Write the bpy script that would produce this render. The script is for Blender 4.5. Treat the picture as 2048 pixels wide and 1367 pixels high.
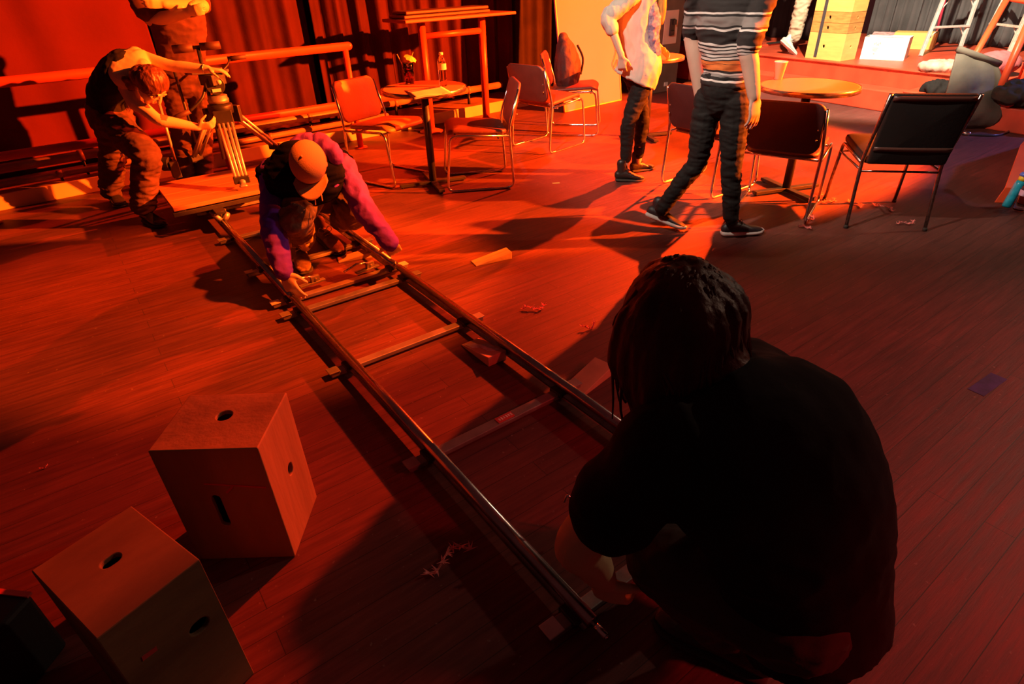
import bpy, bmesh, math, random
from mathutils import Vector, Matrix, noise
PI=math.pi; R=math.radians
random.seed(7)
for o in list(bpy.data.objects): bpy.data.objects.remove(o)
SC=bpy.context.scene; COL=SC.collection
# ---------------------------------------------------------------- camera
FPX=1177.5; PITCH=0.5623; ROLL=0.0356; CAMH=1.5
fw=Vector((0,math.cos(PITCH),-math.sin(PITCH))); dn0=Vector((0,-math.sin(PITCH),-math.cos(PITCH))); r0=Vector((1,0,0))
c_,s_=math.cos(ROLL),math.sin(ROLL)
rt=c_*r0+s_*dn0; dn=-s_*r0+c_*dn0
cd=bpy.data.cameras.new('camera'); cam=bpy.data.objects.new('camera',cd); COL.objects.link(cam)
cd.sensor_width=36; cd.lens=FPX/2048*36; cd.clip_start=0.02; cd.clip_end=60
m3=Matrix((rt,-dn,-fw)).transposed()
cam.matrix_world=Matrix.Translation((0,0,CAMH))@m3.to_4x4()
SC.camera=cam
CO=Vector((0,0,CAMH))
def ray(u,v): return rt*((u-1024)/FPX)+dn*((v-683.5)/FPX)+fw
def P(u,v,z=0.0):
    d=ray(u,v); return CO+d*((z-CAMH)/d.z)
def PY(u,v,Y):
    d=ray(u,v); return CO+d*(Y/d.y)
def PD(u,v,D): return CO+ray(u,v)*D
# ---------------------------------------------------------------- world, lights, exposure
SC.view_settings.view_transform='Standard'; SC.view_settings.look='None'; SC.view_settings.gamma=1
SC.view_settings.use_curve_mapping=False; SC.view_settings.exposure=0.0
wd=bpy.data.worlds.new('world'); SC.world=wd; wd.use_nodes=True
wd.node_tree.nodes['Background'].inputs[0].default_value=(1,.22,.20,1)
wd.node_tree.nodes['Background'].inputs[1].default_value=0.035
def spot(name,loc,tgt,col,power,angle,blend=.3,size=.06):
    l=bpy.data.lights.new(name,'SPOT'); l.color=col; l.energy=power; l.spot_size=R(angle); l.spot_blend=blend; l.shadow_soft_size=size
    o=bpy.data.objects.new(name,l); COL.objects.link(o); o.location=loc
    o.rotation_euler=(Vector(tgt)-Vector(loc)).to_track_quat('-Z','Y').to_euler(); return o
spot('red_key_light',(8.3,3.6,3.6),(-.26,6.38,1.0),(1,.105,.004),46000,41,.12,.07)
spot('red_top_light',(2.9,2.9,5.4),(-1.2,3.1,.3),(1,.10,.004),7500,23,.5,.07)
spot('red_back_light',(4.0,8.6,3.9),(-1.1,4.0,0),(1,.045,.003),9500,38,.30,.05)
spot('added_red_fill',(-.6,4.4,4.2),(.2,8.6,.9),(1,.03,.01),330,50,.8,.1)  # added fill, lifts the dark curtain shaded by the leaning board; no actual lamp
spot('white_side_light',(6.6,4.3,3.9),(.0,2.1,0),(1,.62,.42),300,56,.7,.08)
spot('front_white_light',(-.9,2.3,3.5),(2.8,6.0,.5),(1,.78,.62),700,60,.5,.06)
spot('stage_light',(2.7,4.9,4.4),(4.9,8.3,.5),(1,.82,.58),4200,46,.4,.06)
spot('blue_side_light',(7.6,4.9,2.6),(4.7,5.2,0),(.30,.30,1),520,40,.7,.1)
spot('red_corner_light',(4.6,-.6,3.6),(2.2,.95,0),(1,.028,.028),1000,47,.8,.2)
# ---------------------------------------------------------------- materials
MAT={}
def mat(name,col,rough=.6,metal=0,var=0.0,scale=8,bump=0,bscale=60,stretch=(1,1,1),sheen=0,col2=None,spec=None,coord='Object'):
    if name in MAT: return MAT[name]
    m=bpy.data.materials.new(name); m.use_nodes=True; nt=m.node_tree; N=nt.nodes; L=nt.links
    b=N['Principled BSDF']; b.inputs['Base Color'].default_value=(*col,1); b.inputs['Roughness'].default_value=rough; b.inputs['Metallic'].default_value=metal
    if spec is not None: b.inputs['Specular IOR Level'].default_value=spec
    if sheen: b.inputs['Sheen Weight'].default_value=sheen
    tc=N.new('ShaderNodeTexCoord'); mp=N.new('ShaderNodeMapping'); mp.inputs['Scale'].default_value=stretch; L.new(tc.outputs[coord],mp.inputs[0])
    n=N.new('ShaderNodeTexNoise'); n.inputs['Scale'].default_value=scale; n.inputs['Detail'].default_value=6; L.new(mp.outputs[0],n.inputs['Vector'])
    cr=N.new('ShaderNodeValToRGB'); c2=col2 if col2 else tuple(max(0,c*(1-var)) for c in col)
    cr.color_ramp.elements[0].position=.35; cr.color_ramp.elements[1].position=.65
    cr.color_ramp.elements[0].color=(*c2,1); cr.color_ramp.elements[1].color=(*col,1)
    L.new(n.outputs['Fac'],cr.inputs[0]); L.new(cr.outputs[0],b.inputs['Base Color'])
    if bump:
        n2=N.new('ShaderNodeTexNoise'); n2.inputs['Scale'].default_value=bscale; n2.inputs['Detail'].default_value=5; L.new(mp.outputs[0],n2.inputs['Vector'])
        bp=N.new('ShaderNodeBump'); bp.inputs['Strength'].default_value=bump; bp.inputs['Distance'].default_value=.01
        L.new(n2.outputs['Fac'],bp.inputs['Height']); L.new(bp.outputs[0],b.inputs['Normal'])
    MAT[name]=m; return m
skin=mat('skin',(.68,.50,.28),.5,var=.12,scale=5,bump=.05,bscale=90)
skin2=mat('skin_pale',(.62,.42,.33),.5,var=.15,scale=5,bump=.05,bscale=90)
hair_red=mat('hair_auburn',(.16,.05,.02),.38,var=.6,scale=30,bump=.6,bscale=60,stretch=(1,1,.25))
hair_brown=mat('hair_brown',(.10,.030,.018),.5,spec=.2,var=.6,scale=14,bump=.5,bscale=50,stretch=(1,1,.2))
black_cloth=mat('black_cloth',(.018,.016,.016),.95,var=.3,bump=.15,bscale=40,spec=.15)
black_trouser=mat('black_trousers',(.011,.010,.010),.8,var=.4,scale=12,bump=.3,bscale=30,spec=.3)
brown_trouser=mat('brown_trousers',(.10,.040,.03),.9,var=.4,scale=6,bump=.3,bscale=30,spec=.2)
cargo=mat('grey_cargo_cloth',(.11,.052,.042),.9,var=.35,scale=6,bump=.4,bscale=25,spec=.2)
navy=mat('navy_vest',(.005,.005,.012),.95,var=.3,bump=.3,bscale=30,spec=.05)
purple=mat('purple_hoodie',(.17,.035,.62),.85,var=.25,scale=6,bump=.4,bscale=30,spec=.2)
denim=mat('brown_denim',(.20,.13,.09),.9,var=.5,scale=9,bump=.5,bscale=40)
tan_cap=mat('tan_cap',(.50,.30,.16),.85,var=.1,bump=.2,bscale=200)
white_cloth=mat('pale_blouse',(.55,.50,.44),.85,var=.15,scale=5,bump=.4,bscale=18)
khaki=mat('khaki_cloth',(.46,.38,.26),.9,var=.25,scale=6,bump=.5,bscale=20)
maroon_shirt=mat('dark_red_shirt',(.10,.03,.03),.9,var=.4,bump=.3,bscale=20)
leather=mat('brown_leather',(.22,.12,.06),.55,var=.5,scale=20,bump=.3)
boot=mat('black_leather',(.02,.016,.014),.4,var=.3,bump=.3)
sole_white=mat('white_sole',(.62,.58,.54),.7,var=.15)
sole_dark=mat('dark_sole',(.03,.025,.02),.8)
ply=mat('plywood',(.34,.19,.08),.6,var=.4,scale=6,bump=.25,bscale=40,stretch=(1,1,.15))
ply2=mat('dark_plywood',(.26,.14,.06),.65,var=.5,scale=5,bump=.3,bscale=30,stretch=(.3,1,1))
pine=mat('pine_wood',(.80,.52,.14),.55,var=.15,scale=6,bump=.1,stretch=(1,1,5))
birch=mat('orange_varnished_wood',(.62,.30,.08),.5,var=.35,scale=9,bump=.1,stretch=(1,1,4))
wedge_m=mat('pale_wedge_wood',(.50,.33,.20),.7,var=.3,scale=7,bump=.2,stretch=(1,5,1))
chrome=mat('chrome',(.78,.76,.74),.18,1,var=.15)
dull_chrome=mat('worn_chrome',(.42,.37,.34),.33,1,var=.5,scale=40)
rail_m=mat('track_tube_steel',(.55,.50,.47),.24,1,var=.25,scale=12)
bar_m=mat('grey_steel_bar',(.36,.33,.31),.5,.7,var=.3,scale=10,bump=.1)
dark_metal=mat('dark_metal',(.05,.045,.042),.45,.5,var=.3,bump=.1)
alu=mat('pale_aluminium',(.72,.70,.66),.45,.3,var=.2,scale=20)
tri_m=mat('tripod_tube',(.75,.68,.60),.3,.6,var=.1)
red_vinyl=mat('maroon_vinyl',(.17,.040,.026),.5,var=.2,bump=.15,bscale=60)
tan_vinyl=mat('orange_vinyl',(.42,.17,.05),.5,var=.15,bump=.15,bscale=60)
black_vinyl=mat('black_vinyl',(.006,.005,.005),.7,var=.2,bump=.1)
rail_red=mat('red_rail_paint',(.50,.055,.02),.4,var=.15,bump=.05,bscale=20)
red_paint=mat('red_stage_paint',(.60,.075,.030),.45,var=.3,scale=4,bump=.15,bscale=25)
bright_red=mat('bright_red_paint',(.85,.10,.03),.4,var=.1)
table_m=mat('table_laminate',(.72,.24,.12),.35,var=.1,scale=3)
edge_m=mat('table_edge_metal',(.55,.45,.32),.25,.9,var=.4,scale=30)
white_m=mat('white_card',(.82,.80,.76),.7,var=.05)
foam_m=mat('projection_board',(.74,.21,.36),.8,var=.06,scale=2)
paper_m=mat('paper',(.85,.72,.45),.8,var=.05)
pink_m=mat('pink_paper',(.75,.35,.30),.8,var=.05)
curt_left=mat('flat_red_curtain',(.105,.010,.012),.9,var=.2,scale=2,bump=.2,bscale=20,spec=.15)
curt_red=mat('red_curtain',(.062,.009,.013),.9,var=.3,scale=3,bump=.3,bscale=20,spec=.15)
curt_blk=mat('black_curtain',(.035,.018,.018),.95,var=.3,scale=3,bump=.3,bscale=20,spec=.1)
curt_gry=mat('grey_curtain',(.10,.095,.10),.95,var=.3,scale=3,bump=.3,bscale=20,spec=.1)
wall_m=mat('dark_wall_paint',(.06,.03,.03),.9,var=.3)
feather_m=mat('pink_feather',(.90,.32,.30),.9,var=.4,scale=40)
grey_bag=mat('dark_canvas',(.13,.115,.09),.85,var=.3,scale=5,bump=.5,bscale=14)
speaker_m=mat('brown_cabinet',(.16,.12,.09),.7,var=.3,scale=4)
yellow_tape=mat('green_tape',(.25,.5,.12),.6); blue_tape=mat('blue_tape',(.05,.04,.30),.7,var=.5,scale=14); red_tape=mat('red_tape',(.55,.05,.04),.7,var=.2)
kerb_m=mat('pale_kerb_board',(.60,.42,.22),.6,var=.2,scale=3)
pipe_m=mat('brown_pipe',(.36,.15,.08),.45,var=.4,scale=5)
backpack_m=mat('dark_red_bag',(.06,.018,.018),.7,var=.5,scale=8,bump=.3)
cushion_m=mat('pink_cushion',(.55,.12,.13),.85,var=.2,bump=.4,bscale=50)
label_m=mat('white_label',(.75,.72,.65),.6,var=.1)
def glass(name,col,rough=.03,ior=1.4):
    m=bpy.data.materials.new(name); m.use_nodes=True; b=m.node_tree.nodes['Principled BSDF']
    b.inputs['Base Color'].default_value=(*col,1); b.inputs['Transmission Weight'].default_value=1; b.inputs['Roughness'].default_value=rough; b.inputs['IOR'].default_value=ior
    return m
clear=glass('clear_plastic',(.95,.93,.92),.05,1.25); cola=glass('dark_cola',(.30,.03,.06),.02,1.33)
def floor_mat():
    m=bpy.data.materials.new('dark_floorboards'); m.use_nodes=True; nt=m.node_tree; N=nt.nodes; L=nt.links; b=N['Principled BSDF']
    tc=N.new('ShaderNodeTexCoord'); mp=N.new('ShaderNodeMapping'); mp.inputs['Rotation'].default_value=(0,0,-R(35.2)); L.new(tc.outputs['Object'],mp.inputs[0])
    br=N.new('ShaderNodeTexBrick'); br.inputs['Scale'].default_value=1; br.inputs['Brick Width'].default_value=1.9; br.inputs['Row Height'].default_value=.083
    br.inputs['Mortar Size'].default_value=.0012; br.inputs['Color1'].default_value=(.120,.039,.032,1); br.inputs['Color2'].default_value=(.095,.032,.026,1); br.inputs['Mortar'].default_value=(.03,.018,.014,1)
    L.new(mp.outputs[0],br.inputs['Vector'])
    st=N.new('ShaderNodeMapping'); st.inputs['Scale'].default_value=(1.2,14,1); L.new(mp.outputs[0],st.inputs[0])
    n=N.new('ShaderNodeTexNoise'); n.inputs['Scale'].default_value=3; n.inputs['Detail'].default_value=8; n.inputs['Roughness'].default_value=.7; L.new(st.outputs[0],n.inputs['Vector'])
    r1=N.new('ShaderNodeMapRange'); r1.inputs[1].default_value=.3; r1.inputs[2].default_value=.75; r1.inputs[3].default_value=.6; r1.inputs[4].default_value=1.5; L.new(n.outputs['Fac'],r1.inputs[0])
    mx=N.new('ShaderNodeMix'); mx.data_type='RGBA'; mx.blend_type='MULTIPLY'; mx.inputs[0].default_value=1; L.new(br.outputs[0],mx.inputs[6]); L.new(r1.outputs[0],mx.inputs[7])
    n2=N.new('ShaderNodeTexNoise'); n2.inputs['Scale'].default_value=.9; n2.inputs['Detail'].default_value=5; L.new(mp.outputs[0],n2.inputs['Vector'])
    r2=N.new('ShaderNodeMapRange'); r2.inputs[1].default_value=.35; r2.inputs[2].default_value=.65; r2.inputs[3].default_value=.7; r2.inputs[4].default_value=1.25; L.new(n2.outputs['Fac'],r2.inputs[0])
    mx2=N.new('ShaderNodeMix'); mx2.data_type='RGBA'; mx2.blend_type='MULTIPLY'; mx2.inputs[0].default_value=1; L.new(mx.outputs[2],mx2.inputs[6]); L.new(r2.outputs[0],mx2.inputs[7])
    # pale scuff specks
    n3=N.new('ShaderNodeTexNoise'); n3.inputs['Scale'].default_value=55; n3.inputs['Detail'].default_value=3; L.new(mp.outputs[0],n3.inputs['Vector'])
    r3=N.new('ShaderNodeMapRange'); r3.inputs[1].default_value=.68; r3.inputs[2].default_value=.76; L.new(n3.outputs['Fac'],r3.inputs[0])
    mx3=N.new('ShaderNodeMix'); mx3.data_type='RGBA'; L.new(r3.outputs[0],mx3.inputs[0]); L.new(mx2.outputs[2],mx3.inputs[6]); mx3.inputs[7].default_value=(.2,.15,.12,1)
    L.new(mx3.outputs[2],b.inputs['Base Color'])
    r4=N.new('ShaderNodeMapRange'); r4.inputs[3].default_value=.42; r4.inputs[4].default_value=.68; L.new(n.outputs['Fac'],r4.inputs[0]); L.new(r4.outputs[0],b.inputs['Roughness'])
    bp=N.new('ShaderNodeBump'); bp.inputs['Strength'].default_value=.35; bp.inputs['Distance'].default_value=.004; L.new(n.outputs['Fac'],bp.inputs['Height']); L.new(bp.outputs[0],b.inputs['Normal'])
    b.inputs['Specular IOR Level'].default_value=.35
    return m
def stripes_mat():
    m=bpy.data.materials.new('striped_knit'); m.use_nodes=True; nt=m.node_tree; N=nt.nodes; L=nt.links; b=N['Principled BSDF']; b.inputs['Roughness'].default_value=.9
    tc=N.new('ShaderNodeTexCoord'); sp=N.new('ShaderNodeSeparateXYZ'); L.new(tc.outputs['Object'],sp.inputs[0])
    n=N.new('ShaderNodeTexNoise'); n.inputs['Scale'].default_value=7; L.new(tc.outputs['Object'],n.inputs['Vector'])
    ad=N.new('ShaderNodeMath'); ad.operation='MULTIPLY_ADD'; L.new(n.outputs['Fac'],ad.inputs[0]); ad.inputs[1].default_value=.035; L.new(sp.outputs['Z'],ad.inputs[2])
    mr=N.new('ShaderNodeMapRange'); mr.inputs[1].default_value=.94; mr.inputs[2].default_value=1.45; L.new(ad.outputs[0],mr.inputs[0])
    cr=N.new('ShaderNodeValToRGB'); cr.color_ramp.interpolation='CONSTANT'; K=(.02,.017,.017); W=(.62,.58,.55); G=(.22,.2,.19); O=(.80,.22,.05)
    seq=[(0,K),(.03,W),(.05,K),(.075,G),(.10,W),(.115,K),(.14,O),(.20,K),(.205,O),(.235,K),(.25,W),(.27,K),(.285,W),(.305,K),(.32,W),(.34,K),(.355,W),(.375,K),(.39,W),(.41,K),(.53,W),(.55,K),(.57,G),(.66,K),(.68,W),(.70,K),(.82,G),(.93,W),(.95,K)]
    e=cr.color_ramp.elements
    e[0].position=0; e[0].color=(*K,1); e[1].position=.03; e[1].color=(*W,1)
    for p,c in seq[2:]:
        x=e.new(p); x.color=(*c,1)
    L.new(mr.outputs[0],cr.inputs[0]); L.new(cr.outputs[0],b.inputs['Base Color'])
    return m
stripe_m=stripes_mat()
# ---------------------------------------------------------------- helpers
def tag(o,label=None,cat=None,group=None,kind=None):
    if label: o['label']=label
    if cat: o['category']=cat
    if group: o['group']=group
    if kind: o['kind']=kind
    return o
def thing(name,label,cat,loc=(0,0,0),rz=0,group=None):
    o=bpy.data.objects.new(name,None); COL.objects.link(o); o.location=loc; o.rotation_euler=(0,0,rz); o.empty_display_size=.1
    return tag(o,label,cat,group)
def link(name,bm,m,parent=None,smooth=True,bevel=0,local=True):
    """mesh built in the parent's local frame (local=True) or in world space"""
    me=bpy.data.meshes.new(name); bm.normal_update(); bm.to_mesh(me); bm.free()
    for p in me.polygons: p.use_smooth=smooth
    ms=m if isinstance(m,(list,tuple)) else [m]
    for x in ms: me.materials.append(x)
    o=bpy.data.objects.new(name,me); COL.objects.link(o)
    if bevel:
        b=o.modifiers.new('bevel','BEVEL'); b.width=bevel; b.segments=2; b.limit_method='ANGLE'; b.angle_limit=R(40)
    if parent:
        o.parent=parent
        if not local:
            mw=world(parent); me.transform(mw.inverted())
    return o
def V_(*a): return Vector(a)
def world(o):
    m=Matrix.LocRotScale(o.location,o.rotation_euler,o.scale)
    return world(o.parent)@m if o.parent else m
def box(bm,c,s,rot=None,mi=0):
    r=bmesh.ops.create_cube(bm,size=1); vs=r['verts']
    M=Matrix.Translation(c)@(rot.to_4x4() if rot else Matrix())@Matrix.Diagonal((*s,1))
    bmesh.ops.transform(bm,matrix=M,verts=vs)
    for v in vs:
        for f in v.link_faces: f.material_index=mi
    return vs
def rz(a): return Matrix.Rotation(a,3,'Z')
def cyl(bm,p,q,r,r2=None,n=14,cap=True):
    p=Vector(p); q=Vector(q); d=q-p; L=d.length
    ret=bmesh.ops.create_cone(bm,cap_ends=cap,segments=n,radius1=r,radius2=r if r2 is None else r2,depth=L)
    M=Matrix.Translation((p+q)/2)@d.to_track_quat('Z','Y').to_matrix().to_4x4()
    bmesh.ops.transform(bm,matrix=M,verts=ret['verts']); return ret['verts']
def sph(bm,c,r,n=14,rot=None):
    r=r if isinstance(r,(tuple,list)) else (r,r,r)
    ret=bmesh.ops.create_uvsphere(bm,u_segments=n,v_segments=max(6,n*2//3),radius=1)
    bmesh.ops.transform(bm,matrix=Matrix.Translation(c)@(rot.to_4x4() if rot else Matrix())@Matrix.Diagonal((*r,1)),verts=ret['verts']); return ret['verts']
def lathe(bm,prof,c=(0,0,0),n=28,cap=True):
    rings=[]
    for r,z in prof:
        rings.append([bm.verts.new((c[0]+r*math.cos(2*PI*i/n),c[1]+r*math.sin(2*PI*i/n),c[2]+z)) for i in range(n)])
    for a,b in zip(rings,rings[1:]):
        for i in range(n): bm.faces.new((a[i],a[(i+1)%n],b[(i+1)%n],b[i]))
    if cap:
        bm.faces.new(list(reversed(rings[0]))); bm.faces.new(rings[-1])
def smoothpath(pts,k=6,closed=False):
    pts=[Vector(p) for p in pts]; n=len(pts); out=[]
    rng=range(n) if closed else range(n-1)
    for i in rng:
        g=lambda j: pts[j%n] if closed else pts[max(0,min(n-1,j))]
        a,b,c,d=g(i-1),g(i),g(i+1),g(i+2)
        for j in range(k):
            t=j/k; out.append(.5*((2*b)+(-a+c)*t+(2*a-5*b+4*c-d)*t*t+(-a+3*b-3*c+d)*t**3))
    if not closed: out.append(pts[-1])
    return out
def roundpath(pts,r=.04,k=5,closed=False):
    """polyline with rounded corners"""
    pts=[Vector(p) for p in pts]; n=len(pts); out=[]
    for i in range(n):
        if not closed and i in (0,n-1): out.append(pts[i]); continue
        a,b,c=pts[i-1],pts[i],pts[(i+1)%n]
        u=(a-b); v=(c-b); ru=min(r,u.length*.45); rv=min(r,v.length*.45)
        s=b+u.normalized()*ru; e=b+v.normalized()*rv
        for j in range(k+1):
            t=j/k; out.append((1-t)**2*s+2*t*(1-t)*b+t*t*e)
    return out
def tube(bm,pts,r,n=10,closed=False):
    pts=[Vector(p) for p in pts]; N=len(pts); rings=[]; up=None
    for i,p in enumerate(pts):
        a=pts[(i-1)%N] if (closed or i) else p; b=pts[(i+1)%N] if (closed or i<N-1) else p
        t=(b-a); 
        if t.length<1e-9: t=Vector((0,0,1))
        t.normalize()
        if up is None:
            up=Vector((0,0,1)) if abs(t.z)<.9 else Vector((1,0,0))
        s=t.cross(up)
        if s.length<1e-4: s=t.orthogonal()
        s.normalize(); up=s.cross(t).normalized()
        rr=r[i] if isinstance(r,(list,tuple)) else r
        rings.append([bm.verts.new(p+(s*math.cos(2*PI*k/n)+up*math.sin(2*PI*k/n))*rr) for k in range(n)])
    for i in range(N if closed else N-1):
        a,b=rings[i],rings[(i+1)%N]
        for k in range(n): bm.faces.new((a[k],a[(k+1)%n],b[(k+1)%n],b[k]))
    if not closed:
        bm.faces.new(list(reversed(rings[0]))); bm.faces.new(rings[-1])
def loft(bm,secs,n=18,k=4,round_ends=True):
    """secs: (center, half_width_along_side, half_depth, side_vector)"""
    C=[Vector(s[0]) for s in secs]; A=[s[1] for s in secs]; B=[s[2] for s in secs]; S=[Vector(s[3]) for s in secs]
    def cat(v,i,t):
        m=len(v); a,b,c,d=v[max(0,i-1)],v[i],v[min(m-1,i+1)],v[min(m-1,i+2)]
        return ((b*2)+(c-a)*t+(a*2-b*5+c*4-d)*(t*t)+(b*3-a-c*3+d)*(t**3))*.5
    L=[]
    for i in range(len(secs)-1):
        for j in range(k):
            t=j/k; L.append((cat(C,i,t),max(.002,cat(A,i,t)),max(.002,cat(B,i,t)),cat(S,i,t)))
    L.append((C[-1],A[-1],B[-1],S[-1]))
    if round_ends:
        def endcap(c,a,b,s,d):
            r=min(a,b); return [(c+d*(r*math.sin(q)),a-r+r*math.cos(q) if a>r else a*math.cos(q),b-r+r*math.cos(q) if b>r else b*math.cos(q),s) for q in (R(30),R(55),R(78))]
        d0=(L[0][0]-L[1][0]).normalized(); d1=(L[-1][0]-L[-2][0]).normalized()
        L=list(reversed(endcap(*L[0],d0)))+L+endcap(*L[-1],d1)
    rings=[]
    for i,(c,a,b,s) in enumerate(L):
        t=(L[min(i+1,len(L)-1)][0]-L[max(i-1,0)][0]).normalized()
        s=s-t*s.dot(t)
        if s.length<1e-4: s=t.orthogonal()
        s=s.normalized(); w=t.cross(s).normalized()
        rings.append([bm.verts.new(c+s*(a*math.cos(2*PI*q/n))+w*(b*math.sin(2*PI*q/n))) for q in range(n)])
    for a,b in zip(rings,rings[1:]):
        for q in range(n): bm.faces.new((a[q],a[(q+1)%n],b[(q+1)%n],b[q]))
    bm.faces.new(list(reversed(rings[0]))); bm.faces.new(rings[-1])
def limb(bm,pts,rad,side=(1,0,.01),flat=1.0,n=14,k=4):
    loft(bm,[(p,r,r*flat,side) for p,r in zip(pts,rad)],n,k)
def fuse(name,bm,m,parent,voxel=.008,smooth=4,wr=0,wscale=(9,9,22),seed=0,cut=None,local=False):
    """voxel-union the overlapping volumes into ONE continuous surface"""
    bm.normal_update()
    me=bpy.data.meshes.new(name); bm.to_mesh(me); bm.free()
    o=bpy.data.objects.new(name,me); COL.objects.link(o)
    rm=o.modifiers.new('r','REMESH'); rm.mode='VOXEL'; rm.voxel_size=voxel; rm.use_smooth_shade=True
    if smooth:
        sm=o.modifiers.new('s','SMOOTH'); sm.factor=.5; sm.iterations=smooth
    dg=bpy.context.evaluated_depsgraph_get(); ev=o.evaluated_get(dg)
    me2=bpy.data.meshes.new_from_object(ev); me2.name=name; o.modifiers.clear(); o.data=me2; bpy.data.meshes.remove(me)
    if wr:
        off=Vector((seed*3.7,seed*1.3,seed*7.1))
        nv=len(me2.vertices); co=[0.0]*(3*nv); me2.vertices.foreach_get('co',co); nr=[0.0]*(3*nv); me2.vertices.foreach_get('normal',nr)
        for i in range(nv):
            x,y,z_=co[3*i:3*i+3]; q=Vector((x*wscale[0],y*wscale[1],z_*wscale[2]))+off
            h=wr*(1-2*abs(noise.noise(q)+.5*noise.noise(q*2.1)))   # ridged folds
            for k in range(3): co[3*i+k]+=nr[3*i+k]*h
        me2.vertices.foreach_set('co',co); me2.update()
    me2.materials.clear()
    for x in (m if isinstance(m,(list,tuple)) else [m]): me2.materials.append(x)
    for p in me2.polygons: p.use_smooth=True
    if parent:
        o.parent=parent
        if not local: me2.transform(world(parent).inverted())
    return o
def copy_tree(o,parent=None):
    c=o.copy(); COL.objects.link(c); c.parent=parent
    for ch in [x for x in bpy.data.objects if x.parent==o]: copy_tree(ch,c)
    return c
def dup(root,loc,rzv,label,group=None):
    r=copy_tree(root); r.location=loc; r.rotation_euler=(0,0,rzv); r['label']=label
    if group: r['group']=group
    return r
def roundrect(w,h,r,k=6):
    out=[]
    for cx,cy,a0 in ((w-r,h-r,0),(-w+r,h-r,90),(-w+r,-h+r,180),(w-r,-h+r,270)):
        for j in range(k+1):
            a=R(a0+90*j/k); out.append((cx+r*math.cos(a),cy+r*math.sin(a)))
    return out
def pad(bm,w,h,r,t,fn,dome=.0,k=6):
    """rounded-rectangle cushion, w,h half sizes, thickness t; fn maps (x,y,z) to Vector"""
    outl=roundrect(w,h,r,k); layers=[]
    for zz,sc in ((-t/2,.0),(-t/2,.93),(-t*.35,.985),(0,1),(t*.35,.985),(t/2,.93),(t/2+dome*.6,.6),(t/2+dome,.0)):
        if sc==0: layers.append([bm.verts.new(fn(0,0,zz))])
        else: layers.append([bm.verts.new(fn(x*sc if abs(x)>0 else 0,y*sc,zz)) for x,y in outl])
    n=len(outl)
    for a,b in zip(layers,layers[1:]):
        for i in range(n):
            if len(a)==1: bm.faces.new((a[0],b[(i+1)%n],b[i]))
            elif len(b)==1: bm.faces.new((a[i],a[(i+1)%n],b[0]))
            else: bm.faces.new((a[i],a[(i+1)%n],b[(i+1)%n],b[i]))
# ---------------------------------------------------------------- setting
WV=Vector((.778,.628,0)); WN=Vector((-.628,.778,0)); WO=Vector((-1.47,6.25,0)); WA=math.atan2(.628,.778)
def W(s,t,z=0): return WO+WV*s+WN*t+Vector((0,0,z))
bm=bmesh.new()
box(bm,(1.5,5,-.05),(18,16,.1)); tag(link('floor',bm,floor_mat(),smooth=False),kind='structure')
bm=bmesh.new(); c=W(3,1.85,1.6); box(bm,c,(22,.1,3.2),rz(WA)); tag(link('wall_back',bm,wall_m,smooth=False),kind='structure')
bm=bmesh.new(); box(bm,(9.2,6.2,1.6),(.1,9,3.2)); tag(link('wall_right',bm,wall_m,smooth=False),kind='structure')
def curtain(name,label,s0,s1,t,z1,m,wl=.22,amp=.05,seed=0,group=None,z0=.02,fn=None):
    fn=fn or (lambda s,tt,z:W(s,tt,z)); bm=bmesh.new(); nx=int((s1-s0)/.018); nz=14; g=[]
    for j in range(nz+1):
        z=z0+(z1-z0)*j/nz; row=[]
        for i in range(nx+1):
            s=s0+(s1-s0)*i/nx
            ph=s/wl*2*PI+1.6*noise.noise(Vector((s*1.3,seed,z*.25)))
            d=amp*(math.sin(ph)+.35*math.sin(ph*2.3+seed))*(1+.4*noise.noise(Vector((s*2,seed+5,z*.5))))
            row.append(bm.verts.new(fn(s,t+d,z)))
        g.append(row)
    for a,b in zip(g,g[1:]):
        for i in range(nx): bm.faces.new((a[i],a[i+1],b[i+1],b[i]))
    o=link(name,bm,m); sd=o.modifiers.new('thick','SOLIDIFY'); sd.thickness=.006
    return tag(o,label,'curtain',group)
curtain('drape','flat dark red curtain panel at the left end behind the handrail',-3.6,-1.42,1.05,2.7,curt_left,.9,.02,1)
curtain('drape','dark red curtain panel behind the standing person in trousers',-1.22,.15,1.15,2.7,curt_red,.33,.035,2)
curtain('drape','deeply folded dark red curtain behind the tall counter table',.16,2.95,1.1,2.7,curt_red,.27,.055,3)
curtain('drape','dark curtain behind the leaning pale board',3.0,4.6,1.3,2.7,curt_blk,.3,.05,4)
curtain('drape','near black curtain behind the brown cabinet and red post',4.65,7.2,1.5,2.7,curt_blk,.3,.05,5)
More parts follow.
